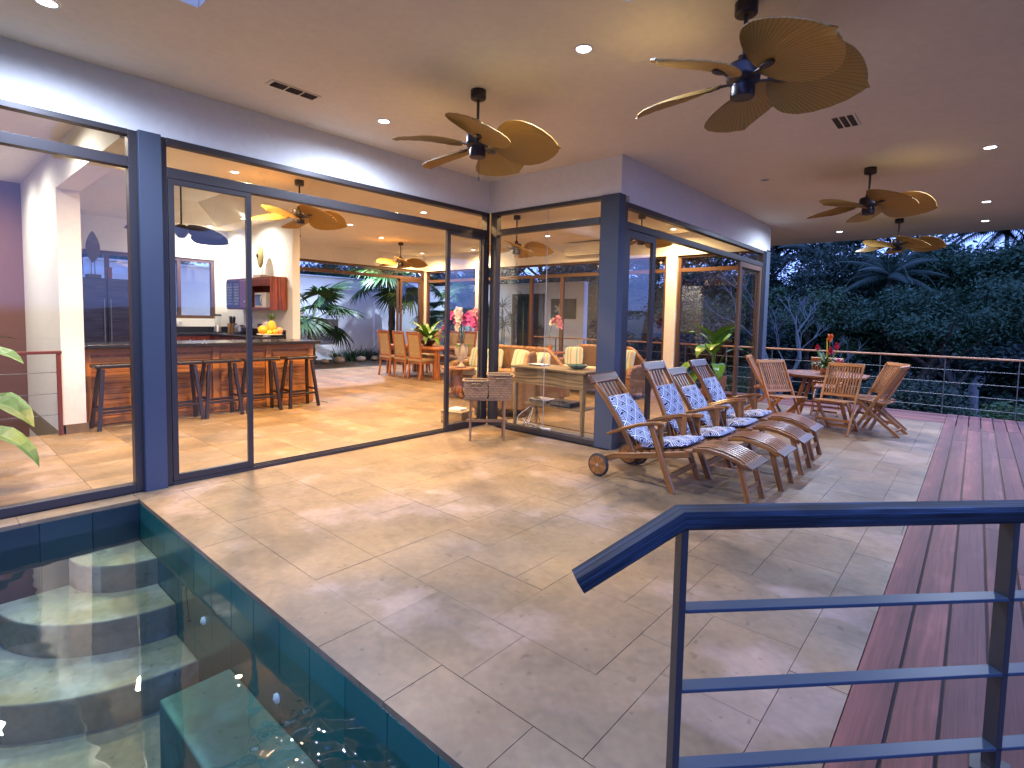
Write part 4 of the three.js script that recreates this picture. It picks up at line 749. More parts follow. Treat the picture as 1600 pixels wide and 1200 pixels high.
// ---------------------------------------------------------------- basket stand in the corner
{
  reseed(66);
  const c = V(-4.50, 0, -4.70), a = Math.atan2(0.31, 0.30);   // long side faces the camera
  const t = thing('plant_stand', 'narrow wooden stand carrying two baskets at the inner glass corner', 'stand', [c.x, 0, c.z], a);
  part(t, 'top', bx(0.55, 0.025, 0.28, 0, 0.507, 0, 0.004, 'x'), standWood);
  for (const [x, z] of [[-0.205, 0.12], [0.205, 0.12], [-0.205, -0.12], [0.205, -0.12]]) part(t, 'leg', bar(V(x, 0, z), V(x, 0.495, z), 0.028, 0.028), standWood);
  part(t, 'stretcher', bx(0.50, 0.035, 0.035, 0, 0.225, 0, 0.006, 'x'), standWood);
  for (const x of [-0.205, 0.205]) part(t, 'cross_bar', bx(0.024, 0.024, 0.22, x, 0.225, 0, 0.003, 'z'), standWood);
  const basket = (x, w, d, h, label) => {
    const o = V(x, 0.52, 0).applyAxisAngle(V(0, 1, 0), a).add(c), b = thing('basket', label, 'basket', [o.x, o.y, o.z], a, 'woven baskets on the stand');
    const k = 1.1, th = 0.012, wall = [];
    const pw = (sx) => { const g = new THREE.BoxGeometry(th, h, d, 1, 6, 6); g.translate(sx * w / 2, h / 2, 0); return g; }, pd = (sz) => { const g = new THREE.BoxGeometry(w + th, h, th, 6, 6, 1); g.translate(0, h / 2, sz * d / 2); return g; };
    for (const s of [-1, 1]) { wall.push(pw(s), pd(s)); }
    const flare = (g) => { const p = g.attributes.position; for (let i = 0; i < p.count; i++) { const q = 0.93 + 0.10 * p.getY(i) / h; p.setX(i, p.getX(i) * q + 0.004 * Math.sin(p.getY(i) * 60)); p.setZ(i, p.getZ(i) * q); } g.computeVertexNormals(); return uvm(g); };
    part(b, 'body', [...wall.map(flare), bx(w * 0.92, 0.01, d * 0.92, 0, 0.006, 0)], basketMat);
    const rr2 = 1.03, R = [V(-w / 2 * rr2, h, -d / 2 * rr2), V(w / 2 * rr2, h, -d / 2 * rr2), V(w / 2 * rr2, h, d / 2 * rr2), V(-w / 2 * rr2, h, d / 2 * rr2)];
    part(b, 'rim', clean(new THREE.TubeGeometry(new THREE.CatmullRomCurve3(R, true, 'catmullrom', 0.2), 40, 0.009, 6, true)), paleCane);
    for (const s of [-1, 1]) part(b, 'handle', tube([V(-0.06, h * 0.72, s * (d / 2 * 1.0 + 0.012)), V(-0.055, h * 0.84, s * (d / 2 + 0.03)), V(0, h * 0.87, s * (d / 2 + 0.035)), V(0.055, h * 0.84, s * (d / 2 + 0.03)), V(0.06, h * 0.72, s * (d / 2 + 0.012))], 0.006, 14, 6), paleCane);
  };
  basket(-0.145, 0.275, 0.25, 0.21, 'shorter dark woven basket on the left of the stand');
  basket(0.15, 0.28, 0.25, 0.285, 'taller dark woven basket on the right of the stand');
}

// ---------------------------------------------------------------- kitchen bar and stools
{
  reseed(77);
  const t = thing('bar_counter', 'orange-brown wooden bar with slatted front panels and dark stone top', 'bar', [0, 0, 0]), xf = -8.5;
  part(t, 'carcass', span(-9.0, xf - 0.02, 0, 1.0, -4.55, -1.45), barWoodDark);
  part(t, 'counter_top', span(-9.1, -8.30, 1.002, 1.05, -4.60, -1.44, 0.006), granite);
  const bays = [[-4.55, -3.80], [-3.80, -3.02], [-3.02, -2.24], [-2.24, -1.46]];
  for (const [a, b] of bays) {
    for (let i = 0; i < 11; i++) part(t, 'slat', bx(0.014, 0.066, b - a - 0.15, xf - 0.012 + 0.003 * (i % 2), 0.15 + i * 0.07, (a + b) / 2, 0.003, 'z', [rnd() * 4, rnd() * 4]), pick([barWood, barWood, barWoodDark]));
  }
  for (const z of [-4.515, -3.80, -3.02, -2.24, -1.50]) part(t, 'stile', bx(0.025, 0.98, 0.085, xf, 0.50, z, 0.004, 'y', [rnd(), rnd()]), barWood);
  part(t, 'top_rail', bx(0.022, 0.075, 3.08, xf - 0.001, 0.955, -3.005, 0.003, 'z'), barWood); part(t, 'bottom_rail', bx(0.022, 0.10, 3.08, xf - 0.001, 0.055, -3.005, 0.003, 'z'), barWood);
  part(t, 'end_panel', span(-9.0, xf - 0.012, 0.02, 0.995, -4.565, -4.551, 0.003, 'y'), barWood);
  const stool = (z, turn, label) => {
    const s = thing('bar_stool', label, 'stool', [-8.22, 0, z], turn, 'dark stools at the bar');
    const seat = new RoundedBoxGeometry(0.25, 0.045, 0.52, 4, 0.012), p = seat.attributes.position; for (let i = 0; i < p.count; i++) p.setY(i, p.getY(i) + 0.022 * Math.pow(p.getZ(i) / 0.23, 2)); seat.computeVertexNormals(); seat.translate(0, 0.765, 0);
    part(s, 'seat', uvm(seat, 'z'), stoolWood);
    for (const [sx, sz] of [[1, 1], [1, -1], [-1, 1], [-1, -1]]) part(s, 'leg', bar(V(sx * 0.075, 0.755, sz * 0.175), V(sx * 0.165, 0, sz * 0.245), 0.042, 0.042), stoolWood);
    for (const sz of [-1, 1]) part(s, 'stretcher', bar(V(-0.128, 0.28, sz * 0.218), V(0.128, 0.28, sz * 0.218), 0.034, 0.022, V(0, 1, 0)), stoolWood);
    for (const sx of [-1, 1]) part(s, 'stretcher', bar(V(sx * 0.138, 0.22, -0.225), V(sx * 0.138, 0.22, 0.225), 0.034, 0.022, V(0, 1, 0)), stoolWood);
  };
  stool(-4.17, 0.05, 'dark saddle bar stool at the right end of the bar'); stool(-3.55, -0.04, 'dark saddle bar stool second from the right end of the bar'); stool(-2.97, 0.06, 'dark saddle bar stool third from the right, in the middle of the sliding pane'); stool(-2.45, -0.03, 'dark saddle bar stool just right of the blue column'); stool(-1.76, 0.05, 'dark saddle bar stool left of the blue column by the white pier');
}
{ // cabinets and counters behind
  const t = thing('kitchen_counter', 'kitchen counter with red-brown drawers along the back walls', 'counter', [0, 0, 0]);
  part(t, 'base', [span(-13.24, -12.66, 0, 0.98, -4.99, -3.3), span(-12.66, -10.4, 0, 0.98, -4.99, -4.42)], cabinetWood);
  part(t, 'worktop', [span(-13.245, -12.62, 0.985, 1.03, -4.995, -3.25, 0.004), span(-12.62, -10.36, 0.985, 1.03, -4.995, -4.38, 0.004)], granite);
  part(t, 'upstand', [span(-13.248, -13.23, 1.031, 1.16, -4.99, -3.25), span(-13.2, -10.38, 1.031, 1.16, -4.998, -4.98)], granite);
  for (let i = 0; i < 4; i++) { const d = part(t, 'drawer', span(-12.655, -12.64, 0.80, 0.965, -4.4 + i * 0.28, -4.14 + i * 0.28, 0.003), cabinetWood); part(d, 'knob', sph(0.016, -12.628, 0.88, -4.27 + i * 0.28), steel); }
  for (let i = 0; i < 6; i++) { const d = part(t, 'drawer', span(-12.5 + i * 0.35, -12.18 + i * 0.35, 0.80, 0.965, -4.415, -4.40, 0.003), cabinetWood); part(d, 'knob', sph(0.016, -12.34 + i * 0.35, 0.88, -4.39), steel); }
  part(t, 'oven_front', span(-12.655, -12.635, 0.2, 0.78, -4.1, -3.5, 0.004), steel);
  const f = thing('refrigerator', 'tall dark brushed steel refrigerator behind the left end of the bar', 'refrigerator', [0, 0, 0]);
  const brush = std({ color: L3(0.10, 0.10, 0.13), roughness: 0.32, metalness: 0.7, map: tex(256, 256, (u, v) => 0.75 + 0.4 * (fbm(u, v, 3, 60, 3, 7) - 0.5), true, 0.6, 0.6) });
  part(f, 'body', span(-12.95, -12.33, 0.03, 2.08, -3.02, -1.98, 0.01), brush); part(f, 'door', span(-12.329, -12.29, 0.06, 2.07, -2.49, -1.99, 0.01), brush); part(f, 'door', span(-12.329, -12.29, 0.06, 2.07, -3.01, -2.51, 0.01), brush);
  for (const z of [-2.45, -2.55]) part(f, 'handle', bar(V(-12.265, 0.8, z), V(-12.265, 1.7, z), 0.02, 0.02), darkSteel);
  const s = thing('leaf_sculpture', 'tall leaf-shaped stone sculpture on two thin rods on the refrigerator', 'sculpture', [-12.6, 2.085, -2.36]);
  part(s, 'base', bx(0.16, 0.07, 0.22, 0, 0.036, 0, 0.006), std({ color: L3(0.12, 0.11, 0.13), roughness: 0.7 })); for (const z of [-0.03, 0.03]) part(s, 'rod', bar(V(0, 0.07, z), V(0, 0.33, z * 0.8), 0.014, 0.014), darkSteel);
  const lf = new THREE.Shape(); lf.moveTo(0, 0); lf.bezierCurveTo(0.13, 0.12, 0.14, 0.34, 0.0, 0.56); lf.bezierCurveTo(-0.12, 0.36, -0.12, 0.14, 0, 0);
  const lg = new THREE.ExtrudeGeometry(lf, { depth: 0.03, bevelEnabled: true, bevelSize: 0.012, bevelThickness: 0.016, bevelSegments: 2, curveSegments: 16 }); lg.rotateY(Math.PI / 2); lg.translate(-0.015, 0.31, 0);
  part(s, 'leaf_plate', uvm(lg), std({ color: L3(0.24, 0.22, 0.17), roughness: 0.75, map: stoneMap, bumpMap: stoneBump, bumpScale: 0.02 }));
  const b = thing('wooden_box', 'small upright wooden block on the refrigerator beside the sculpture', 'box', [-12.55, 2.082, -2.60]);
  part(b, 'block', bx(0.07, 0.2, 0.07, 0, 0.1, 0, 0.004, 'y'), diningWood); part(b, 'lid', bx(0.078, 0.02, 0.078, 0, 0.212, 0, 0.003), cabinetWood);
}
{ // wall cabinet with pierced doors and a microwave niche
  const t = thing('wall_cabinet', 'red-brown wall cabinet with pierced lattice doors under the disc sculpture', 'cabinet', [0, 0, 0]), z1 = -4.66, z0 = -4.99;
  part(t, 'carcass', [span(-12.42, -10.3, 2.17, 2.21, z0, z1, 0.003, 'x'), span(-12.42, -10.3, 1.56, 1.60, z0, z1, 0.003, 'x'), span(-12.42, -10.38, 1.6, 2.17, z0, z0 + 0.015, 0, 'x'), span(-11.38, -11.35, 1.6, 2.17, z0, z1, 0, 'y'), span(-12.42, -12.39, 1.6, 2.17, z0, z1, 0, 'y')], cabinetWood);
  part(t, 'end_panel', span(-10.33, -10.298, 1.56, 2.21, z0, z1 + 0.002, 0.003, 'y'), wood([0.48, 0.11, 0.02], 0.35, woodB, 0.3));
  const lat = std({ color: L3(0.42, 0.42, 0.42), roughness: 0.35, metalness: 0.8 });
  for (const x0 of [-12.39, -12.05]) {
    const d = part(t, 'door', [span(x0, x0 + 0.03, 1.6, 2.17, z1, z1 + 0.02), span(x0 + 0.30, x0 + 0.33, 1.6, 2.17, z1, z1 + 0.02), span(x0 + 0.03, x0 + 0.30, 1.6, 1.64, z1, z1 + 0.02), span(x0 + 0.03, x0 + 0.30, 2.13, 2.17, z1, z1 + 0.02)], darkWood), dm = [];
    for (let i = 0; i < 4; i++) for (let j = 0; j < 8; j++) dm.push(turned(bx(0.045, 0.045, 0.008, 0, 0, 0), 0, 0, Math.PI / 4, x0 + 0.055 + i * 0.073 + (j % 2) * 0.012, 1.675 + j * 0.06, z1 + 0.012));
    const lt = part(d, 'lattice', dm, lat); lt.userData.kind = 'stuff';
  }
  const d = part(t, 'door', span(-11.70, -11.38, 1.61, 2.16, z1, z1 + 0.02, 0.004, 'y'), cabinetWood); part(d, 'knob', sph(0.018, -11.42, 1.72, z1 + 0.035), steel);
  part(t, 'valance', span(-11.34, -10.335, 2.03, 2.168, z1 - 0.02, z1, 0.003, 'x'), cabinetWood);
  const m = thing('microwave', 'white microwave oven in the niche of the wall cabinet', 'microwave', [-10.85, 1.602, -4.83]);
  part(m, 'body', bx(0.50, 0.30, 0.27, 0, 0.152, 0, 0.01), whitePlastic); part(m, 'door_window', bx(0.30, 0.22, 0.008, -0.07, 0.152, 0.138, 0.003), std({ color: L3(0.10, 0.13, 0.18), roughness: 0.15 })); part(m, 'handle', tube([V(0.11, 0.05, 0.14), V(0.12, 0.10, 0.17), V(0.12, 0.20, 0.17), V(0.11, 0.25, 0.14)], 0.011, 10, 8), steel);
  const s = thing('disc_sculpture', 'oval patterned stone disc on two legs on the wall cabinet', 'sculpture', [-11.1, 2.212, -4.82]);
  part(s, 'base', bx(0.36, 0.06, 0.16, 0, 0.031, 0, 0.005), std({ color: L3(0.30, 0.27, 0.24), roughness: 0.8 })); for (const x of [-0.09, 0.09]) part(s, 'rod', bar(V(x, 0.06, 0), V(x, 0.24, 0), 0.016, 0.016), std({ color: L3(0.45, 0.43, 0.4), roughness: 0.6 }));
  part(s, 'disc', [sph(0.165, 0, 0.44, 0, 0.85, 1.45, 0.22, 20, 16)], std({ color: L3(0.34, 0.29, 0.12), roughness: 0.6, map: weave })); part(s, 'boss', sph(0.045, -0.06, 0.46, 0.03, 1, 1.3, 0.6), blackMat);
}
{ // things on the worktops
  const bl = thing('blender', 'chrome based blender with glass jug on the kitchen counter', 'blender', [-12.85, 1.032, -4.62]);
  part(bl, 'base', lathe([[0.001, 0], [0.075, 0], [0.08, 0.03], [0.06, 0.15], [0.055, 0.16], [0.001, 0.16]], 0, 0, 0, 18), steel); part(bl, 'jug', lathe([[0.055, 0.16], [0.06, 0.2], [0.08, 0.36], [0.082, 0.38]], 0, 0, 0, 18), glass); part(bl, 'lid', lathe([[0.001, 0.42], [0.04, 0.42], [0.085, 0.40], [0.085, 0.375], [0.001, 0.375]], 0, 0, 0, 18), blackMat);
  const kb = thing('knife_block', 'wooden knife block with black handles on the kitchen counter', 'knife block', [-12.35, 1.032, -4.74]);
  part(kb, 'block', turned(bx(0.12, 0.22, 0.16, 0, 0.11, 0, 0.006, 'y'), 0, 0, 0), wood([0.6, 0.33, 0.10], 0.5)); for (let i = 0; i < 6; i++) part(kb, 'knife_handle', bar(V(-0.04 + (i % 3) * 0.04, 0.215, -0.03 + Math.floor(i / 3) * 0.06), V(-0.05 + (i % 3) * 0.05, 0.36 + 0.02 * (i % 2), -0.04 + Math.floor(i / 3) * 0.07), 0.024, 0.018), blackMat);
  const to = thing('toaster', 'rounded chrome toaster on the kitchen counter', 'toaster', [-11.95, 1.032, -4.74]);
  part(to, 'body', turned(new RoundedBoxGeometry(0.26, 0.19, 0.17, 4, 0.06), 0, 0, 0, 0, 0.105, 0), steel); part(to, 'base', bx(0.25, 0.02, 0.16, 0, 0.011, 0, 0.004), blackMat); part(to, 'lever', bx(0.03, 0.02, 0.03, 0.14, 0.12, 0, 0.004), blackMat);
  const rg = thing('range_panel', 'steel cooker control panel with knobs against the kitchen wall', 'cooker', [-11.05, 1.032, -4.9]);
  part(rg, 'panel', bx(0.7, 0.22, 0.05, 0, 0.125, 0, 0.008), darkSteel); for (let i = 0; i < 4; i++) part(rg, 'knob', turned(cyl(0.025, 0.022, 0.025, 0, 0, 0, 14), Math.PI / 2, 0, 0, -0.24 + i * 0.16, 0.14, 0.026), steel);
  const pr = thing('paper_roll', 'white paper towel roll standing on the kitchen counter', 'paper roll', [-10.62, 1.032, -4.72]); part(pr, 'roll', cyl(0.075, 0.075, 0.28, 0, 0.012, 0, 20), whitePlastic); part(pr, 'stand', [cyl(0.09, 0.09, 0.012, 0, 0, 0, 20), cyl(0.01, 0.01, 0.33, 0, 0.012, 0, 8)], steel);
  const so = thing('wall_socket', 'white double wall socket under the kitchen window', 'socket', [-13.247, 1.24, -3.95]); part(so, 'plate', bx(0.012, 0.09, 0.2, 0.002, 0, 0, 0.003), whitePlastic); for (const z of [-0.045, 0.045]) part(so, 'outlet', bx(0.004, 0.05, 0.05, 0.01, 0, z, 0.001), std({ color: L3(0.5, 0.5, 0.5), roughness: 0.5 }));
}
{ // fruit stand on the bar
  reseed(88);
  const C = [-8.62, 1.052, -3.88], t = thing('fruit_stand', 'pale oval tray on curled iron legs standing on the bar top', 'tray', C);
  part(t, 'tray', lathe([[0.001, 0.085], [0.16, 0.088], [0.19, 0.10], [0.195, 0.105], [0.185, 0.108], [0.15, 0.10], [0.001, 0.097]], 0, 0, 0, 26), std({ color: L3(0.6, 0.55, 0.42), roughness: 0.5 }));
  for (let i = 0; i < 4; i++) { const a = i * Math.PI / 2 + 0.6, d = V(Math.cos(a), 0, Math.sin(a)); part(t, 'leg', tube([d.clone().multiplyScalar(0.10).setY(0.088), d.clone().multiplyScalar(0.13).setY(0.05), d.clone().multiplyScalar(0.11).setY(0.012), d.clone().multiplyScalar(0.14).setY(0.006)], 0.006, 10, 6), blackMat); }
  const p = thing('pineapple', 'ripe pineapple with green crown on the fruit tray', 'pineapple', [C[0], C[1] + 0.10, C[2] - 0.03]);
  const body = new THREE.SphereGeometry(0.075, 26, 22), q = body.attributes.position; for (let i = 0; i < q.count; i++) { const y = q.getY(i) / 0.075, a = Math.atan2(q.getZ(i), q.getX(i)), k = 1 + 0.05 * Math.sin(a * 8 + y * 12) * Math.sin(a * 8 - y * 12); q.setXYZ(i, q.getX(i) * k, q.getY(i) * 1.5, q.getZ(i) * k); } body.computeVertexNormals(); body.translate(0, 0.113, 0);
  part(p, 'fruit', clean(body), std({ color: L3(0.62, 0.33, 0.03), roughness: 0.7 })); const cr = []; for (let i = 0; i < 26; i++) cr.push(turned(leafBlade(rr(0.08, 0.15), 0.022, { a0: rr(0.9, 1.5), bend: rr(-0.2, 0.6), fold: 0.5, seg: 4 }), 0, i * 2.4, 0, 0, 0.21 + 0.001 * i, 0)); part(p, 'crown', cr, leafMid);
  const fruit = (n, label, x, z, r, c, sy) => { const f = thing(n, label, 'fruit', [C[0] + x, C[1] + 0.102, C[2] + z]); part(f, 'flesh', sph(r, 0, r * sy, 0, 1.05, sy, 1, 18, 14), std({ color: L3(...c), roughness: 0.5 })); part(f, 'stem_end', sph(r * 0.12, 0, r * sy * 2 - 0.002, 0), std({ color: L3(0.1, 0.07, 0.03), roughness: 0.8 })); };
  fruit('papaya', 'large orange papaya at the left of the fruit tray', 0.03, 0.12, 0.075, [0.85, 0.33, 0.02], 0.95); fruit('mango', 'pink-orange mango at the right of the fruit tray', 0.05, -0.13, 0.06, [0.78, 0.25, 0.10], 0.95); fruit('orange', 'round orange in front of the pineapple', 0.12, -0.03, 0.043, [0.85, 0.32, 0.02], 1); fruit('lemon', 'yellow lemon in front of the papaya', 0.125, 0.06, 0.038, [0.85, 0.55, 0.03], 0.9);
}

// ---------------------------------------------------------------- dining table and chairs
{
  reseed(99);
  const t = thing('dining_table', 'long red-brown dining table under the fern centrepiece', 'table', [-10.45, 0, -8.62]);
  part(t, 'top', bx(2.1, 0.05, 1.0, 0, 0.735, 0, 0.006, 'x'), diningWood);
  for (const z of [-0.42, 0.42]) part(t, 'apron', bx(1.8, 0.09, 0.025, 0, 0.662, z, 0.003, 'x'), diningWood);
  for (const [x, z] of [[-0.95, -0.42], [0.95, -0.42], [-0.95, 0.42], [0.95, 0.42]]) part(t, 'leg', bx(0.09, 0.708, 0.09, x, 0.354, z, 0.005, 'y'), diningWood);
  const proto = new THREE.Group();   // faces +z, back at -z
  for (const s of [-1, 1]) { part(proto, 'back_post', sweep([V(s * 0.205, 0, -0.25), V(s * 0.205, 0.25, -0.21), V(s * 0.205, 0.47, -0.2), V(s * 0.205, 0.8, -0.225), V(s * 0.205, 1.13, -0.285)], 0.045, 0.04, V(1, 0, 0)), diningWood); part(proto, 'front_leg', bar(V(s * 0.20, 0.44, 0.2), V(s * 0.20, 0, 0.21), 0.042, 0.042), diningWood); }
  part(proto, 'seat', bx(0.46, 0.055, 0.46, 0, 0.465, 0.0, 0.015), paleCane); part(proto, 'seat_frame', [bx(0.44, 0.055, 0.42, 0, 0.41, 0, 0.004)], diningWood);
  part(proto, 'back_panel', sweep([V(0, 0.55, -0.207), V(0, 0.8, -0.226), V(0, 1.06, -0.272)], 0.355, 0.03, V(1, 0, 0)), paleCane);
  part(proto, 'top_rail', turned(bx(0.37, 0.08, 0.03, 0, 0, 0, 0.006, 'x'), -0.17, 0, 0, 0, 1.09, -0.278), diningWood); part(proto, 'lower_rail', bx(0.37, 0.06, 0.03, 0, 0.525, -0.203, 0.004, 'x'), diningWood);
  const put = (x, z, a, label) => { const c = proto.clone(); c.name = numbered('dining_chair'); c.position.set(x, 0, z); c.rotation.y = a; scene.add(c); tag(c, label, 'chair', 'high-backed dining chairs'); };
  const n = Math.PI;
  put(-11.12, -8.10, n, 'high-backed cane dining chair at the left end of the near row'); put(-10.45, -8.06, n - 0.03, 'high-backed cane dining chair in the middle of the near row'); put(-9.85, -8.02, n + 0.03, 'high-backed cane dining chair at the right end of the near row');
  put(-11.1, -9.25, 0.02, 'high-backed dining chair across the table, left one half hidden'); put(-10.4, -9.28, -0.02, 'high-backed dining chair across the table, middle one behind the fern'); put(-9.75, -9.25, 0.03, 'high-backed dining chair across the table, right one behind the table leg');
  const p = thing('fern_plant', 'bright green bird-nest fern with small flowers on the dining table', 'plant', [-10.35, 0.762, -8.62]);
  part(p, 'bowl', lathe([[0.001, 0], [0.1, 0], [0.18, 0.08], [0.2, 0.14], [0.18, 0.14], [0.001, 0.1]], 0, 0, 0, 22), darkWood);
  for (let i = 0; i < 26; i++) leafOn(p, 'leaf', pick([leafBright, leafBright, leafMid]), V(0, 0.1, 0), i * 2.4, 0.03, rr(0.45, 0.85), rr(0.10, 0.17), { a0: rr(0.65, 1.35), bend: rr(0.7, 1.5), fold: 0.25, seg: 8, wave: 0.12 });
  const bl = [std({ color: L3(0.6, 0.05, 0.06), roughness: 0.5, side: 2 }), std({ color: L3(0.75, 0.62, 0.6), roughness: 0.5, side: 2 })];
  for (let i = 0; i < 10; i++) { const g = []; for (let k = 0; k < 6; k++) g.push(turned(leafBlade(0.06, 0.04, { a0: 0.4, bend: 0.4, seg: 3 }), 0, k * 1.05, 0)); const m = part(p, 'blossom', g, pick(bl)); const a = rr(0, 6.28), r = rr(0.2, 0.36); m.position.set(r * Math.cos(a), rr(0.14, 0.26), r * Math.sin(a)); }
}

// ---------------------------------------------------------------- wicker seating
const stripeMap = tex(256, 256, (u, v) => { const s = Math.floor(u * 12), p = [[0.86, 0.85, 0.76], [0.86, 0.85, 0.76], [0.62, 0.76, 0.70], [0.86, 0.85, 0.76], [0.80, 0.70, 0.48], [0.86, 0.85, 0.76]][s % 6], k = 0.95 + 0.1 * (fbm(u, v, 60, 60, 2, 5) - 0.5); return p.map((x) => x * k); }, true, 0.4, 0.4);
const stripe = std({ map: stripeMap, roughness: 0.9 }), cream = std({ color: L3(0.62, 0.60, 0.50), roughness: 0.9, bumpMap: clothBump, bumpScale: 0.0008 });
function pillowGeo(w, h, t) {
  const g = new THREE.SphereGeometry(1, 20, 14), p = g.attributes.position;
  for (let i = 0; i < p.count; i++) { const a = Math.atan2(p.getY(i), p.getX(i)), r = Math.hypot(p.getX(i), p.getY(i)), c = Math.cos(a), s = Math.sin(a), k = r * Math.pow(Math.pow(Math.abs(c), 5) + Math.pow(Math.abs(s), 5), -0.2), e = Math.max(Math.abs(c * k), Math.abs(s * k)); const pinch = 1 - 0.07 * Math.sin(Math.PI * 0.5 * Math.abs(Math.abs(c) - Math.abs(s)) + 0) * r; p.setXYZ(i, c * k * w / 2 * pinch, s * k * h / 2 * pinch, Math.sign(p.getZ(i)) * Math.pow(Math.abs(p.getZ(i)), 0.8) * t / 2); }
  g.computeVertexNormals(); return uvm(g);
}
const pillowG = pillowGeo(0.42, 0.42, 0.15);
function pillow(x, y, z, turn, tilt, roll, label, mat = stripe) { const t = thing('pillow', label, 'pillow', [x, y, z], turn, 'striped pillows on the wicker seats'); const m = part(t, 'cover', pillowG, mat); m.rotation.set(tilt, 0, roll); part(m, 'piping', clean(new THREE.TorusGeometry(0.2, 0.004, 5, 40)).scale(1.02, 1.02, 1), cream); }
function wickerSeat(w, x, z, turn, label, kind = 'sofa', seats = 3) {   // faces +z, back at -z
  const t = thing(kind === 'sofa' ? 'wicker_sofa' : 'wicker_armchair', label, kind, [x, 0, z], turn, kind === 'sofa' ? 'wicker sofas' : undefined), hw = w / 2, D = 0.42;
  const top = (u) => 0.60 + 0.33 * smooth(1.0, 0.55, Math.abs(u));   // height of the back along its width
  const sh = new THREE.Shape(); sh.moveTo(-hw, 0.14); sh.lineTo(hw, 0.14); for (let i = 0; i <= 24; i++) { const u = 1 - i / 12; sh.lineTo(u * hw, top(u)); } sh.closePath();
  part(t, 'back', uvm(new THREE.ExtrudeGeometry(sh, { depth: 0.07, bevelEnabled: false }).translate(0, 0, -D - 0.02)), rattan);
  part(t, 'base', [bx(w - 0.04, 0.26, 0.72, 0, 0.27, 0.02, 0.03)], rattan);
  const rp = []; for (let i = 0; i <= 24; i++) { const u = 1 - i / 12; rp.push(V(u * hw, top(u), -D + 0.015)); }
  part(t, 'back_rail', tube(rp, 0.042, 48, 8), rattanRail);
  for (const s of [-1, 1]) {
    const as = new THREE.Shape(); as.moveTo(-D, 0.14); as.lineTo(0.40, 0.14); as.quadraticCurveTo(0.44, 0.35, 0.40, 0.54); as.quadraticCurveTo(0.30, 0.63, 0.0, 0.60); as.lineTo(-D, 0.62); as.closePath();
    const g = new THREE.ExtrudeGeometry(as, { depth: 0.09, bevelEnabled: true, bevelSize: 0.02, bevelThickness: 0.02, bevelSegments: 2 }); g.rotateY(-Math.PI / 2); g.translate(s * (hw - 0.02) + 0.045, 0, 0);
    part(t, 'arm', uvm(g), rattan);
    part(t, 'arm_rail', tube([V(s * hw, 0.61, -D), V(s * hw, 0.61, 0.05), V(s * hw, 0.60, 0.26), V(s * hw, 0.55, 0.39), V(s * hw, 0.42, 0.43)], 0.045, 18, 8), rattanRail);
    for (const q of [-0.36, 0.36]) part(t, 'foot', lathe([[0.001, 0], [0.03, 0], [0.04, 0.03], [0.025, 0.06], [0.045, 0.10], [0.04, 0.15], [0.001, 0.15]], s * (hw - 0.08), 0, q, 14), rattanRail);
  }
  for (let i = 0; i < seats; i++) { const cw = (w - 0.18) / seats; part(t, 'seat_cushion', bx(cw - 0.01, 0.13, 0.66, -hw + 0.09 + cw * (i + 0.5), 0.455, 0.04, 0.05), cream); }
}
wickerSeat(2.25, -6.58, -7.35, 0, 'wicker sofa with arched back facing the desk, behind the corner window');
wickerSeat(2.05, -5.85, -9.25, 0.0, 'wicker sofa farther back, seen through the right-hand glass beside the column', 'sofa', 2);
wickerSeat(0.88, -5.62, -6.28, rad(-62), 'rounded wicker armchair with its back to the glass, left of the desk', 'armchair', 1);
pillow(-5.85, 0.70, -7.45, 0.15, -0.28, 0.05, 'striped pillow at the right end of the sofa behind the desk'); pillow(-6.35, 0.72, -7.50, -0.1, -0.25, -0.06, 'striped pillow in the middle of the sofa behind the desk'); pillow(-7.0, 0.70, -7.48, 0.1, -0.3, 0.08, 'striped pillow left of centre on the sofa behind the desk'); pillow(-7.38, 0.70, -7.46, 0.35, -0.3, -0.08, 'striped pillow at the left end of the sofa behind the orchids'); pillow(-5.62, 0.68, -7.1, -1.0, -0.35, 0.1, 'striped pillow leaning on the right arm of the arched sofa');
pillow(-5.2, 0.72, -9.38, -0.2, -0.28, 0.05, 'striped pillow at the right end of the farther sofa'); pillow(-5.6, 0.72, -9.42, 0.15, -0.26, -0.05, 'striped pillow second from the right on the farther sofa'); pillow(-6.45, 0.72, -9.38, 0.3, -0.28, 0.06, 'striped pillow on the left half of the farther sofa');

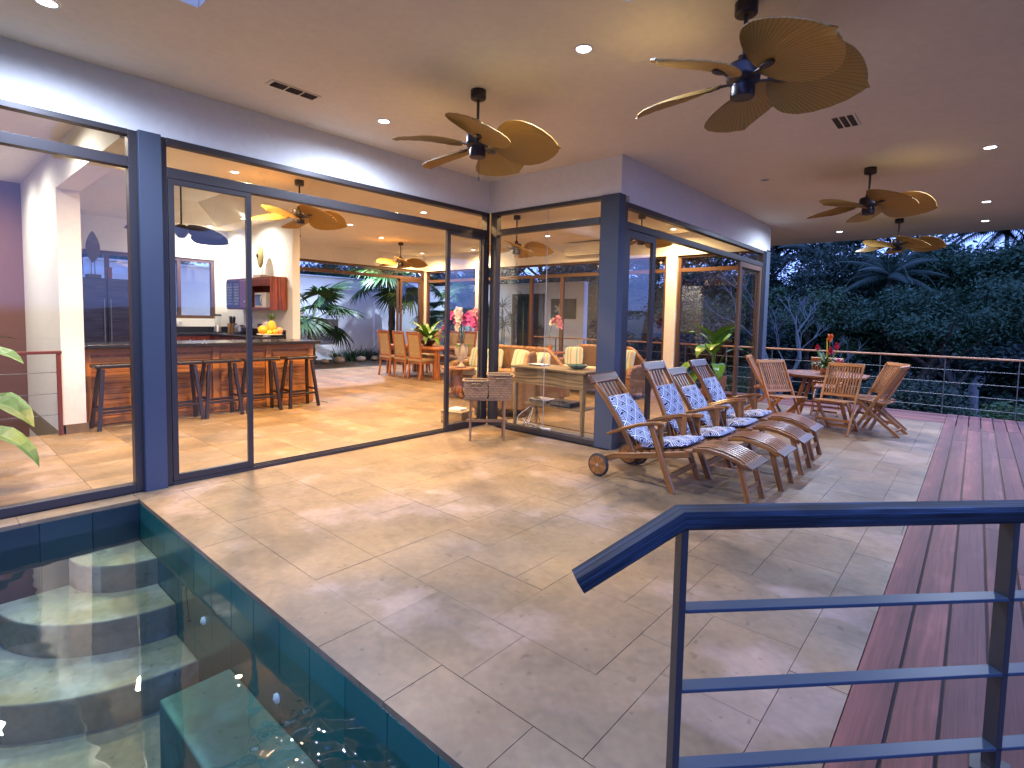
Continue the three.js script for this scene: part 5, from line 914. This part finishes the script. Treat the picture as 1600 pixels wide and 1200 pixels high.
{ // round side table with orchids
  const t = thing('side_table', 'small round pedestal table with carved stem holding the orchid vase', 'table', [-7.22, 0, -6.75]);
  part(t, 'top', lathe([[0.001, 0.535], [0.30, 0.535], [0.315, 0.55], [0.30, 0.565], [0.001, 0.565]], 0, 0, 0, 30), diningWood); part(t, 'stem', lathe([[0.001, 0.06], [0.09, 0.06], [0.10, 0.16], [0.06, 0.24], [0.05, 0.40], [0.09, 0.50], [0.10, 0.535], [0.001, 0.535]], 0, 0, 0, 18), diningWood);
  for (let i = 0; i < 3; i++) { const a = i * 2.09 + 0.4; part(t, 'foot', sweep([V(0.05 * Math.cos(a), 0.12, 0.05 * Math.sin(a)), V(0.14 * Math.cos(a), 0.07, 0.14 * Math.sin(a)), V(0.22 * Math.cos(a), 0.02, 0.22 * Math.sin(a))], 0.05, 0.045, V(-Math.sin(a), 0, Math.cos(a))), diningWood); }
  reseed(23);
  const orchid = (x, y, z, cols, label, n, vase) => {
    const o = thing('orchid', label, 'flowers', [x, y, z]); o.scale.setScalar(vase ? 1.3 : 1);
    if (vase) part(o, 'vase', lathe([[0.001, 0.004], [0.07, 0.004], [0.05, 0.02], [0.02, 0.06], [0.03, 0.10], [0.09, 0.18], [0.10, 0.28], [0.06, 0.34], [0.055, 0.34], [0.09, 0.27], [0.001, 0.12]], 0, 0, 0, 20), std({ color: L3(0.55, 0.47, 0.36), roughness: 0.15 })); else part(o, 'pot', lathe([[0.001, 0], [0.06, 0], [0.08, 0.12], [0.07, 0.12], [0.001, 0.1]], 0, 0, 0, 18), clay);
    for (let s = 0; s < n; s++) {
      const a = s * 0.8 - 1.4, tip = V(0.20 * Math.cos(a), 0.72 + 0.08 * (s % 2), 0.20 * Math.sin(a)), c = new THREE.CatmullRomCurve3([V(0, 0.25, 0), V(0.03 * Math.cos(a), 0.5, 0.03 * Math.sin(a)), V(0.12 * Math.cos(a), 0.74, 0.12 * Math.sin(a)), tip, V(0.27 * Math.cos(a), 0.52, 0.27 * Math.sin(a))]);
      const st = part(o, 'stem', clean(new THREE.TubeGeometry(c, 16, 0.004, 5)), stemMat);
      for (let k = 0; k < 9; k++) { const p = c.getPointAt(0.5 + 0.055 * k), g = []; for (let q = 0; q < 5; q++) g.push(turned(leafBlade(0.075, 0.065, { a0: 0.3, bend: 0.5, seg: 3 }), 0, q * 1.257, 0)); const f = part(st, 'blossom', g, cols[s % cols.length]); f.position.copy(p); f.rotation.set(rr(-1.2, 1.2), rr(0, 6), rr(0.6, 1.6)); }
    }
    for (let i = 0; i < 5; i++) leafOn(o, 'leaf', leafMid, V(0, vase ? 0.3 : 0.1, 0), i * 1.3, 0.0, 0.22, 0.06, { a0: 0.7, bend: 1.3, seg: 5 });
  };
  const pk = std({ color: L3(0.70, 0.10, 0.38), roughness: 0.5, side: 2 }), pp = std({ color: L3(0.80, 0.30, 0.42), roughness: 0.5, side: 2 }), wh = std({ color: L3(0.80, 0.70, 0.66), roughness: 0.5, side: 2 });
  orchid(-7.18, 0.566, -6.78, [pk, pp, pk, wh], 'pink and white orchids in a tall vase on the round side table', 5, true);
  const c = thing('coffee_table', 'round wooden table with candles behind the wicker sofas', 'table', [-7.55, 0, -9.9]);
  part(c, 'top', lathe([[0.001, 0.70], [0.42, 0.70], [0.43, 0.715], [0.42, 0.73], [0.001, 0.73]], 0, 0, 0, 30), diningWood); for (let i = 0; i < 4; i++) { const a = i * 1.57 + 0.78; part(c, 'leg', bar(V(0.25 * Math.cos(a), 0.70, 0.25 * Math.sin(a)), V(0.33 * Math.cos(a), 0, 0.33 * Math.sin(a)), 0.04, 0.04), diningWood); }
  orchid(-7.55, 0.732, -9.95, [wh, pp], 'pale pink orchid in a pot on the candle table', 2, false);
  [[-0.22, 0.16, 0.09, [0.8, 0.7, 0.55], 'cream'], [-0.1, 0.2, 0.12, [0.75, 0.25, 0.08], 'orange'], [0.2, 0.18, 0.16, [0.7, 0.22, 0.06], 'tall orange']].forEach(([x, z, h, col, nm]) => { const k = thing('candle', nm + ' pillar candle on the round table behind the sofas', 'candle', [-7.55 + x, 0.732, -9.9 + z]); part(k, 'wax', lathe([[0.001, 0], [0.04, 0], [0.04, h], [0.03, h - 0.008], [0.001, h - 0.012]], 0, 0, 0, 16), std({ color: L3(...col), roughness: 0.5 })); part(k, 'wick', cyl(0.002, 0.002, 0.02, 0, h - 0.012, 0, 5), blackMat); });
}
{ // desk against the corner window
  const dk = wood([0.30, 0.19, 0.09], 0.45, woodA, 0.2), t = thing('desk', 'long wooden desk with deep apron standing against the corner window', 'desk', [-4.17, 0, -5.72]);
  part(t, 'top', bx(1.22, 0.03, 0.56, 0, 0.84, 0, 0.005, 'x'), dk); part(t, 'apron', bx(1.12, 0.20, 0.025, 0, 0.725, 0.24, 0.003, 'x'), dk); part(t, 'apron', bx(1.12, 0.20, 0.025, 0, 0.725, -0.24, 0.003, 'x'), dk);
  for (const x of [-0.55, 0.55]) part(t, 'side_panel', bx(0.025, 0.20, 0.46, x, 0.725, 0, 0.003, 'z'), dk);
  part(t, 'drawer', bx(0.3, 0.025, 0.3, 0.47, 0.78, 0.06, 0.004, 'x'), dk);
  for (const [x, z] of [[-0.55, 0.235], [0.55, 0.235], [-0.55, -0.235], [0.55, -0.235]]) part(t, 'leg', sweep([V(x, 0.62, z), V(x, 0.3, z), V(x * 1.0, 0.0, z)], 0.07, 0.07, V(0, 0, 1), (s) => 1 - 0.45 * s), dk);
  part(t, 'shelf', bx(0.95, 0.02, 0.36, 0, 0.34, -0.02, 0.003, 'x'), dk);
  const box = (n, label, x, y, z, w, h, d, mat) => { const b = thing(n, label, n.replace('_', ' '), [-4.17 + x, y, -5.72 + z]); part(b, 'case', bx(w, h, d, 0, h / 2, 0, 0.008), mat); part(b, 'front', bx(w * 0.9, h * 0.7, 0.004, 0, h / 2, d / 2 + 0.001, 0.001), std({ color: L3(0.05, 0.055, 0.06), roughness: 0.3 })); part(b, 'stud', cyl(0.006, 0.006, 0.004, w * 0.3, h, 0, 8), steel); };
  box('media_box', 'flat silver media box on the desk shelf, left one', -0.27, 0.352, 0.0, 0.30, 0.06, 0.22, steel); box('media_box', 'black media box on the desk shelf, right one', 0.12, 0.352, 0.0, 0.34, 0.07, 0.24, blackMat);
  box('paper_stack', 'low stack of white papers on the desk top', -0.35, 0.857, -0.02, 0.24, 0.02, 0.18, whitePlastic);
  const bw = thing('glass_bowl', 'dark glass bowl on the desk top near the column', 'bowl', [-3.88, 0.857, -5.74]); part(bw, 'bowl', lathe([[0.001, 0.004], [0.08, 0.004], [0.13, 0.04], [0.135, 0.055], [0.125, 0.045], [0.001, 0.015]], 0, 0, 0, 24), std({ color: L3(0.05, 0.11, 0.11), roughness: 0.1 })); part(bw, 'foot', cyl(0.06, 0.06, 0.005, 0, 0, 0, 16), blackMat);
  const cb = thing('cable_tangle', 'tangle of white and black cables under the desk', 'cables', [-4.45, 0, -5.56]);
  reseed(12);
  for (let i = 0; i < 6; i++) { const p = [V(rr(-0.1, 0.1), 0.36, -0.1)]; for (let k = 0; k < 4; k++) p.push(V(rr(-0.25, 0.35), k === 3 ? 0.01 : rr(0.01, 0.22 - 0.05 * k), rr(-0.1, 0.12))); part(cb, 'cable', tube(p, 0.004, 24, 5), i % 2 ? blackMat : whitePlastic); }
  part(cb, 'power_strip', turned(bx(0.3, 0.04, 0.06, 0, 0.022, 0, 0.006), 0, 0.5, 0, 0.12, 0, 0.02), whitePlastic);
  const cr = thing('wooden_crate', 'low pale wooden box on the floor inside the stacked door leaves', 'box', [-5.5, 0, -5.12], 0.2); part(cr, 'side', bx(0.36, 0.16, 0.26, 0, 0.081, 0, 0.005, 'x'), wood([0.55, 0.33, 0.13], 0.6)); part(cr, 'lid', bx(0.38, 0.02, 0.28, 0, 0.172, 0, 0.004, 'x'), wood([0.62, 0.42, 0.2], 0.6)); part(cr, 'papers', bx(0.2, 0.03, 0.16, 0.03, 0.198, 0, 0.003), whitePlastic);
}
{ // air conditioner, wall art, switches
  const t = thing('air_conditioner', 'cream split air conditioner high on the far living room wall', 'air conditioner', [-7.15, 3.02, ZB + 0.1]);
  part(t, 'housing', (() => { const s = new THREE.Shape(); s.moveTo(0, 0.02); s.lineTo(0.10, 0); s.quadraticCurveTo(0.20, 0.02, 0.21, 0.12); s.lineTo(0.20, 0.29); s.quadraticCurveTo(0.19, 0.31, 0.16, 0.31); s.lineTo(0, 0.31); s.closePath(); const g = new THREE.ExtrudeGeometry(s, { depth: 1.05, bevelEnabled: true, bevelSize: 0.008, bevelThickness: 0.01, bevelSegments: 2 }); g.rotateY(-Math.PI / 2); g.translate(0.525, 0, 0); return uvm(g); })(), std({ color: L3(0.68, 0.66, 0.58), roughness: 0.4 }));
  part(t, 'louvre', turned(bx(0.98, 0.008, 0.09, 0, 0, 0, 0.002), 0.6, 0, 0, 0, 0.035, 0.17), whitePlastic); part(t, 'grille_line', bx(1.0, 0.006, 0.01, 0, 0.105, 0.212, 0), blackMat);
  const s = thing('light_switch', 'row of four white switches on the white pier behind the sofa', 'switch', [-10.8, 1.3, ZB + 0.1]); for (let i = 0; i < 4; i++) { const q = part(s, 'plate', bx(0.05, 0.09, 0.008, -0.1 + i * 0.065, 0, 0.005, 0.002), whitePlastic); part(q, 'rocker', bx(0.026, 0.05, 0.006, -0.1 + i * 0.065, 0, 0.011, 0.001), std({ color: L3(0.5, 0.5, 0.5), roughness: 0.4 })); }
}

// ---------------------------------------------------------------- walled garden behind the dining area
{
  const w = thing('garden_wall', 'white rendered garden wall with pilasters beyond the dining area', 'wall', [0, 0, 0]);
  part(w, 'render_face', [span(-17.1, -16.85, -0.1, 2.75, -13.5, -3)], gardenWhite); part(w, 'coping', span(-17.14, -16.81, 2.752, 2.80, -13.5, -3, 0.01), gardenWhite);
  for (const z of [-11.55, -7.6]) part(w, 'pilaster', span(-16.848, -16.7, -0.1, 2.86, z - 0.16, z + 0.16, 0.005), gardenWhite);
  const w2 = thing('garden_wall', 'white side wall of the garden beyond the corner window', 'wall', [0, 0, 0]);
  part(w2, 'render_face', span(-16.85, -9.0, -0.3, 2.6, -13.75, -13.55), gardenWhite); part(w2, 'coping', span(-16.85, -9.0, 2.602, 2.65, -13.79, -13.51, 0.01), gardenWhite);
  part(w2, 'doorway', span(-11.75, -10.6, 0, 2.2, -13.549, -13.53), blackMat); part(w2, 'door_frame', [span(-11.85, -11.751, 0, 2.3, -13.549, -13.5, 0.004), span(-10.599, -10.5, 0, 2.3, -13.549, -13.5, 0.004), span(-11.751, -10.599, 2.2, 2.3, -13.549, -13.5, 0.004)], darkWood);
  const pic = thing('wall_picture', 'dark picture with a pale flower on the white wall behind the sofas', 'picture', [-9.75, 1.82, -13.545]);
  part(pic, 'frame', bx(0.95, 0.62, 0.03, 0, 0, 0.016, 0.004), blackMat);
  const pt = tex(128, 96, (u, v) => { const d = Math.hypot((u - 0.32) * 1.4, v - 0.5), a = Math.atan2(v - 0.5, (u - 0.32) * 1.4), k = d < 0.22 + 0.10 * Math.cos(a * 5) ? 0.55 + 0.3 * fbm(u, v, 9, 9, 3, 4) : 0.10 + 0.16 * fbm(u, v, 7, 7, 4, 8); return [k, k * 0.97, k * 0.85]; }); pt.repeat.set(1 / 0.9, 1 / 0.56); pt.offset.set(0.5, 0.5);
  part(pic, 'canvas', bx(0.90, 0.56, 0.006, 0, 0, 0.034), std({ map: pt, roughness: 0.8 }));
  const r = thing('relief_panel', 'grey carved relief panel with leaf pattern on the garden wall', 'panel', [-16.84, 0.92, -9.45], Math.PI / 2);
  part(r, 'slab', bx(1.0, 0.82, 0.05, 0, 0, 0.025, 0.008), std({ color: L3(0.22, 0.21, 0.22), roughness: 0.85, map: stoneMap }));
  for (let i = 0; i < 9; i++) part(r, 'carved_vein', tube([V(-0.35 + 0.03 * i, -0.38, 0.05), V(-0.2 + 0.05 * i, -0.1 + 0.02 * i, 0.055), V(-0.3 + 0.08 * i, 0.36 - 0.03 * i, 0.05)], 0.012, 12, 5), std({ color: L3(0.28, 0.27, 0.28), roughness: 0.85 }));
  const s = thing('plant_stand', 'slim brown wooden shelf stand outside the garden door', 'stand', [-14.4, -0.05, -7.15]);
  part(s, 'pole', bx(0.05, 1.75, 0.05, 0, 0.875, 0, 0.004, 'y'), darkWood); for (const y of [0.75, 1.55]) part(s, 'shelf', bx(0.3, 0.03, 0.4, 0, y, 0, 0.004, 'z'), standWood); part(s, 'foot', bx(0.35, 0.04, 0.35, 0, 0.02, 0, 0.004), darkWood);
  reseed(121);
  const rocks = std({ color: L3(0.42, 0.40, 0.42), roughness: 0.9, map: stoneMap });
  for (let i = 0; i < 9; i++) { const g = new THREE.IcosahedronGeometry(rr(0.12, 0.24), 2), p = g.attributes.position; for (let k = 0; k < p.count; k++) { const f = 0.8 + 0.4 * fbm(p.getX(k) * 0.8 + 0.5, p.getZ(k) * 0.8 + p.getY(k) * 0.5 + 0.5, 4, 4, 3, i); p.setXYZ(k, p.getX(k) * f * 1.2, p.getY(k) * f * 0.7, p.getZ(k) * f); } g.computeVertexNormals(); const m = new THREE.Mesh(uvm(g), rocks); m.name = numbered('garden_stone'); m.position.set(rr(-15.6, -15.2), 0.02, -6.6 - i * 0.55 + rr(-0.2, 0.2)); m.castShadow = m.receiveShadow = true; scene.add(m); tag(m, 'rounded grey stone edging the garden bed', 'stone', 'stones edging the garden bed'); }
  for (let i = 0; i < 14; i++) { const t = thing('garden_shrub', 'low grassy shrub growing along the foot of the garden wall', 'shrub', [rr(-16.6, -15.8), -0.07, -9.3 - i * 0.25 + rr(-0.2, 0.2)], 0, 'low shrubs along the garden wall'); const g = []; for (let k = 0; k < 60; k++) g.push(turned(leafBlade(rr(0.3, 0.75), rr(0.015, 0.03), { a0: rr(0.9, 1.45), bend: rr(0.5, 1.8), seg: 4 }), 0, rr(0, 6.28), 0, rr(-0.1, 0.1), 0, rr(-0.1, 0.1))); part(t, 'foliage', g, pick([leafDark, leafPalm])); part(t, 'crown_root', sph(0.06, 0, 0.02, 0), std({ color: L3(0.08, 0.06, 0.03), roughness: 1 })); }
}
// fan palm
const bark = std({ color: L3(0.085, 0.065, 0.05), roughness: 0.95, map: woodB, bumpMap: stoneBump, bumpScale: 0.03 }), paleBark = std({ color: L3(0.28, 0.28, 0.27), roughness: 0.9, map: plasterMap });
function fanLeaf(R, n, seed) { reseed(seed); const g = []; for (let i = 0; i < n; i++) { const a = -2.25 + 4.5 * (i + 0.5) / n; g.push(turned(leafBlade(R * (0.78 + 0.22 * Math.cos(a * 0.8)) * rr(0.92, 1.05), R * 0.105, { a0: 0.12, bend: rr(0.55, 0.95), fold: 0.5, seg: 5, pow: 0.45 }), 0, a, 0)); } return merge(g); }
const fanLeaves = [fanLeaf(0.95, 40, 61), fanLeaf(0.85, 36, 62), fanLeaf(0.75, 34, 63)];
function fanPalm(x, y, z, h, nl, label, group, sc = 1, lean = 0) {
  const t = thing('fan_palm', label, 'palm', [x, y, z], 0, group);
  const prof = []; for (let i = 0; i <= 14; i++) prof.push([0.10 + 0.05 * Math.pow(1 - i / 14, 3) + (i % 2 ? 0.018 : 0), h * i / 14]);
  part(t, 'trunk', [lathe([[0.001, 0], ...prof, [0.001, h + 0.02]], 0, 0, 0, 14)], bark);
  for (let i = 0; i < nl; i++) {
    const a = i * 2.4 + h, el = mix(1.25, -0.55, i / nl) + rr(-0.12, 0.12), st = rr(0.55, 0.85) * sc, dir = V(Math.cos(el), Math.sin(el), 0);
    const m = part(t, 'frond', fanLeaves[i % 3], leafPalm); m.scale.setScalar(sc); m.position.set(dir.x * st * Math.cos(a), h + dir.y * st, -dir.x * st * Math.sin(a)); m.rotation.set(0, a, 0); m.rotateZ(el - 0.35);
    part(t, 'stalk', tube([V(0, h - 0.05, 0), m.position.clone().multiplyScalar(0.5).setY(h + dir.y * st * 0.5 + 0.05), m.position.clone()], 0.012, 6, 5), stemMat);
  }
}
reseed(140);
fanPalm(-15.3, -0.07, -8.15, 1.35, 10, 'young fan palm with broad fronds hanging low before the relief panel', undefined, 1.25);
fanPalm(-15.0, -0.07, -10.9, 2.65, 14, 'tall fan palm with rough trunk behind the dining chairs', undefined, 1.15);
fanPalm(-14.2, -0.07, -12.7, 1.7, 10, 'fan palm beyond the corner window of the dining area', undefined, 1.0);
{ reseed(150); for (let i = 0; i < 9; i++) { const t = thing('dracaena_plant', 'spiky-leaved green plant on a thin stem outside the corner window', 'plant', [-12.9 + i * 0.32, -0.07, -12.3 + rr(-0.3, 0.3)], 0, 'spiky plants outside the corner window'); const h = rr(0.8, 2.2); part(t, 'stem', tube([V(0, 0, 0), V(0.03, h / 2, 0.02), V(0, h, 0)], 0.018, 6, 6), stemMat); const g = []; for (let k = 0; k < 40; k++) g.push(turned(leafBlade(rr(0.35, 0.6), 0.03, { a0: rr(-0.2, 1.4), bend: rr(0.4, 1.0), seg: 4, fold: 0.4 }), 0, rr(0, 6.28), 0, 0, h - 0.1 * rnd(), 0)); part(t, 'leaf_head', g, pick([leafPalm, leafDark])); } }

// ---------------------------------------------------------------- the dark wooded hillside
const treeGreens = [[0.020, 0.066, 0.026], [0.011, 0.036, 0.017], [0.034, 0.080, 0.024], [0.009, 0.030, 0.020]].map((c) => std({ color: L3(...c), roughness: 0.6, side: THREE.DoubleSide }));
function crownGeo(n, clusters, leafSize, seed) {   // unit-radius crown of leaf-sized faces gathered in clumps
  reseed(seed);
  const P = [], c = [];
  for (let i = 0; i < clusters; i++) { const a = rr(0, 6.283), u = rr(-0.75, 1), r = Math.pow(rnd(), 0.4) * 0.82, q = Math.sqrt(Math.max(0, 1 - u * u)); c.push([r * q * Math.cos(a) * rr(0.8, 1.15), r * u * 0.85, r * q * Math.sin(a) * rr(0.8, 1.15), rr(0.16, 0.34)]); }
  const n1 = V(0, 0, 0), t1 = V(0, 0, 0), t2 = V(0, 0, 0);
  for (let i = 0; i < n; i++) {
    const k = c[i % clusters], g = () => (rnd() + rnd() + rnd() - 1.5) * 1.15, x = k[0] + g() * k[3], y = k[1] + g() * k[3] * 0.75, z = k[2] + g() * k[3], s = leafSize * rr(0.4, 1.3);
    n1.set(g() + x * 0.5, 0.55 + g(), g() + z * 0.5).normalize(); t1.set(g(), g() - 0.35, g()).cross(n1).normalize(); t2.crossVectors(n1, t1);
    const A = [x - t1.x * s, y - t1.y * s, z - t1.z * s], B = [x + t2.x * s * 0.42 + n1.x * s * 0.12, y + t2.y * s * 0.42 + n1.y * s * 0.12, z + t2.z * s * 0.42 + n1.z * s * 0.12], C = [x + t1.x * s, y + t1.y * s - s * 0.25, z + t1.z * s], D = [x - t2.x * s * 0.42 + n1.x * s * 0.12, y - t2.y * s * 0.42 + n1.y * s * 0.12, z - t2.z * s * 0.42 + n1.z * s * 0.12];
    P.push(...A, ...B, ...C, ...A, ...C, ...D);
  }
  const o = new THREE.BufferGeometry(); o.setAttribute('position', new THREE.Float32BufferAttribute(P, 3)); o.computeVertexNormals(); return o;
}
const crowns = [crownGeo(19000, 30, 0.034, 1001), crownGeo(17000, 24, 0.038, 1002), crownGeo(20000, 40, 0.032, 1003), crownGeo(16000, 20, 0.040, 1004)];
function limbs(h, r, seed) { reseed(seed); const g = []; const top = V(rr(-0.3, 0.3), h, rr(-0.3, 0.3)); const mid = V(rr(-0.15, 0.15), h * 0.4, rr(-0.15, 0.15)); g.push(sweepRound([V(0, 0, 0), mid, top], r, r * 0.35)); for (let i = 0; i < 5; i++) { const a = i * 1.3 + rr(0, 0.6), y = h * rr(0.5, 0.85), l = h * rr(0.2, 0.35); const q = new THREE.CatmullRomCurve3([V(0, 0, 0), mid, top]).getPointAt(y / h); g.push(sweepRound([q, V(q.x + Math.cos(a) * l * 0.5, y + l * 0.4, q.z + Math.sin(a) * l * 0.5), V(q.x + Math.cos(a) * l, y + l * 0.9, q.z + Math.sin(a) * l)], r * 0.45, r * 0.12)); } return merge(g); }
function sweepRound(pts, r0, r1) { const c = new THREE.CatmullRomCurve3(pts), n = 8, g = new THREE.TubeGeometry(c, n, 1, 6, false), p = g.attributes.position, v = V(0, 0, 0); for (let i = 0; i <= n; i++) { const o = c.getPointAt(i / n), k = mix(r0, r1, i / n); for (let j = 0; j <= 6; j++) { const id = i * 7 + j; v.fromBufferAttribute(p, id).sub(o).multiplyScalar(k).add(o); p.setXYZ(id, v.x, v.y, v.z); } } g.computeVertexNormals(); return clean(g); }
const trunks = [limbs(1, 0.035, 5), limbs(1, 0.03, 6), limbs(1, 0.04, 7)];
let treeCount = 0;
function tree(x, z, cy, r, ry, label, group, ground = -4) {
  const t = thing('broadleaf_tree', label, 'tree', [x, ground, z], 0, group), i = treeCount++, h = cy - ground;
  const k = part(t, 'trunk', trunks[i % 3], i % 4 ? bark : paleBark); k.scale.set(h * 1.0, h, h * 1.0); k.rotation.y = i * 1.7;
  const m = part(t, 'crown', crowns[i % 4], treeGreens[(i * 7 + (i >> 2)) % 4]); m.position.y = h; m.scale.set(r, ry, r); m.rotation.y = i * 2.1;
}
reseed(2024);
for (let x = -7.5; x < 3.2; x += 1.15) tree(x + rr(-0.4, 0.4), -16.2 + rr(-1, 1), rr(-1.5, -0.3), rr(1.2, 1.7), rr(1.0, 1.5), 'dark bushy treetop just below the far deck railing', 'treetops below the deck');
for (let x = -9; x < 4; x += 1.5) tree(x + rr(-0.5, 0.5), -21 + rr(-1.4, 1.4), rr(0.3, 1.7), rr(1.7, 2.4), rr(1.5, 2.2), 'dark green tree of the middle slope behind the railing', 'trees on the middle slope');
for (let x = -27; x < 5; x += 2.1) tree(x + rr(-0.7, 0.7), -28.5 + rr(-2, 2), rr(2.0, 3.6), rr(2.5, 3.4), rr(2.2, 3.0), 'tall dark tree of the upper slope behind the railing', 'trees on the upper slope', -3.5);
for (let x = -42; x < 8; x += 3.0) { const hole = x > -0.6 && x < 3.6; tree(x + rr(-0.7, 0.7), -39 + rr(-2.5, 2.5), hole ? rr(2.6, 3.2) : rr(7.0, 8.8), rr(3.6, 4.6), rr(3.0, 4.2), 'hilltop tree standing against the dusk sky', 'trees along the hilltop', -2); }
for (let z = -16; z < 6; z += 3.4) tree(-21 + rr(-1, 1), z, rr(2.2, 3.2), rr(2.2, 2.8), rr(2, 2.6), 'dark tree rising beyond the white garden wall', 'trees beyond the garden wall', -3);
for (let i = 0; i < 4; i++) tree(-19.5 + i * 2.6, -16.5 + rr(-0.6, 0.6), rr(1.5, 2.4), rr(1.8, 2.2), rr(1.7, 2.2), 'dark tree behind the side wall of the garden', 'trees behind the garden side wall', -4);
for (let x = -15; x < 9; x += 3.1) tree(x + rr(-0.8, 0.8), 9.5 + rr(-1, 1.5), rr(2.4, 3.6), rr(2.6, 3.4), rr(2.4, 3.2), 'unseen tree added behind the pool to block low sky', 'added trees behind the pool', -1.5);  // out-of-view row added to keep low sky light off the near railing
// pale bare-branched trees
function bareTree(x, z, y, h, seed, label) {
  reseed(seed);
  const t = thing('bare_tree', label, 'tree', [x, y, z]);
  const grow = (p, d, l, r, depth, out) => { const mid = p.clone().addScaledVector(d, l * 0.5).add(V(rr(-0.06, 0.06) * l, 0, rr(-0.06, 0.06) * l)), e = p.clone().addScaledVector(d, l); out.push(sweepRound([p, mid, e], r, r * 0.68)); if (!depth) return; const n = depth > 2 ? 2 : 3; for (let i = 0; i < n; i++) { const q = d.clone().add(V(rr(-0.75, 0.75), rr(-0.05, 0.3), rr(-0.6, 0.6))).normalize(); grow(e.clone().addScaledVector(d, -0.02), q, l * rr(0.55, 0.78), r * 0.62, depth - 1, out); } };
  const trunk = [], b = []; grow(V(0, 0, 0), V(0.06, 1, 0).normalize(), h * 0.42, h * 0.014, 0, trunk); grow(V(0, h * 0.40, 0).add(V(0.06 * h * 0.4, 0, 0)), V(-0.25, 1, 0.1).normalize(), h * 0.24, h * 0.010, 4, b); grow(V(0, h * 0.38, 0).add(V(0.06 * h * 0.38, 0, 0)), V(0.45, 1, -0.1).normalize(), h * 0.22, h * 0.009, 4, b);
  const pale = std({ color: L3(0.15, 0.17, 0.17), roughness: 0.85, map: plasterMap }); part(t, 'trunk', trunk, pale); part(t, 'branches', b, pale);
}
bareTree(-4.75, -17.6, -3.6, 7.0, 31, 'pale bare-branched tree left of the far fan against the dark slope'); bareTree(-4.2, -18.3, -3.6, 5.4, 35, 'slender leaning pale tree beside the forked bare tree'); 
// feather palms
const featherG = (() => { reseed(8); const g = []; const n = 34; for (let i = 0; i < n; i++) { const s = i / n, x = 2.1 * s, y = 0.55 * s - 1.25 * s * s; for (const k of [-1, 1]) g.push(turned(leafBlade(0.62 * Math.sin(0.35 + 2.5 * s), 0.05, { a0: -0.15, bend: 0.9, seg: 3, fold: 0.3 }), 0, k * (1.15 - 0.5 * s), 0, x, y, 0)); } g.push(tube([V(0, 0, 0), V(0.7, 0.24, 0), V(1.4, 0.16, 0), V(2.1, -0.62, 0)], 0.018, 10, 5)); return merge(g); })();
function featherPalm(x, z, y, h, sc, label) { const t = thing('feather_palm', label, 'palm', [x, y, z]); part(t, 'trunk', sweepRound([V(0, 0, 0), V(0.15, h * 0.5, 0), V(0, h, 0)], 0.16, 0.10), bark); for (let i = 0; i < 15; i++) { const m = part(t, 'frond', featherG, treeGreens[1]); m.position.y = h; m.rotation.set(0, i * 2.4, 0); m.rotateZ(mix(1.0, -0.35, i / 15)); m.scale.setScalar(sc); } }
featherPalm(-2.6, -24.5, -4, 7.4, 0.8, 'dark drooping palm in the middle of the slope under the far fan'); featherPalm(0.9, -40, -2, 9.0, 1.25, 'palm silhouette against the sky at the right edge, left one'); featherPalm(2.6, -41, -2, 9.6, 1.3, 'palm silhouette against the sky at the right edge, right one'); featherPalm(-6.2, -30, -3.5, 8.5, 1.2, 'feather palm among the upper slope trees left of the fan');
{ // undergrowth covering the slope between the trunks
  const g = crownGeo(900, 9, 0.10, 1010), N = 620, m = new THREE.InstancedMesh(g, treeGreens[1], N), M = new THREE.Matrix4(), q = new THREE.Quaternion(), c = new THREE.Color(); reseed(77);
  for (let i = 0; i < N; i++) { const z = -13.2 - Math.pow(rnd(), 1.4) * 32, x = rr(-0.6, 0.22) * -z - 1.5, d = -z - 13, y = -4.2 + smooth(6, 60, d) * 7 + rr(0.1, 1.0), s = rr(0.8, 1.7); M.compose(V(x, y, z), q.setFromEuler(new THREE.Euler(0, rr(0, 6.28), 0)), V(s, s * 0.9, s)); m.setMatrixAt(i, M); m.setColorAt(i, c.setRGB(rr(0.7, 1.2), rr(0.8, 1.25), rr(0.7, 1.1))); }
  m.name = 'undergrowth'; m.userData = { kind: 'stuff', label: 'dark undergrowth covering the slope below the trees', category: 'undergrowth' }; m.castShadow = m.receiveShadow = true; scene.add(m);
}
renderer.render(scene, camera);
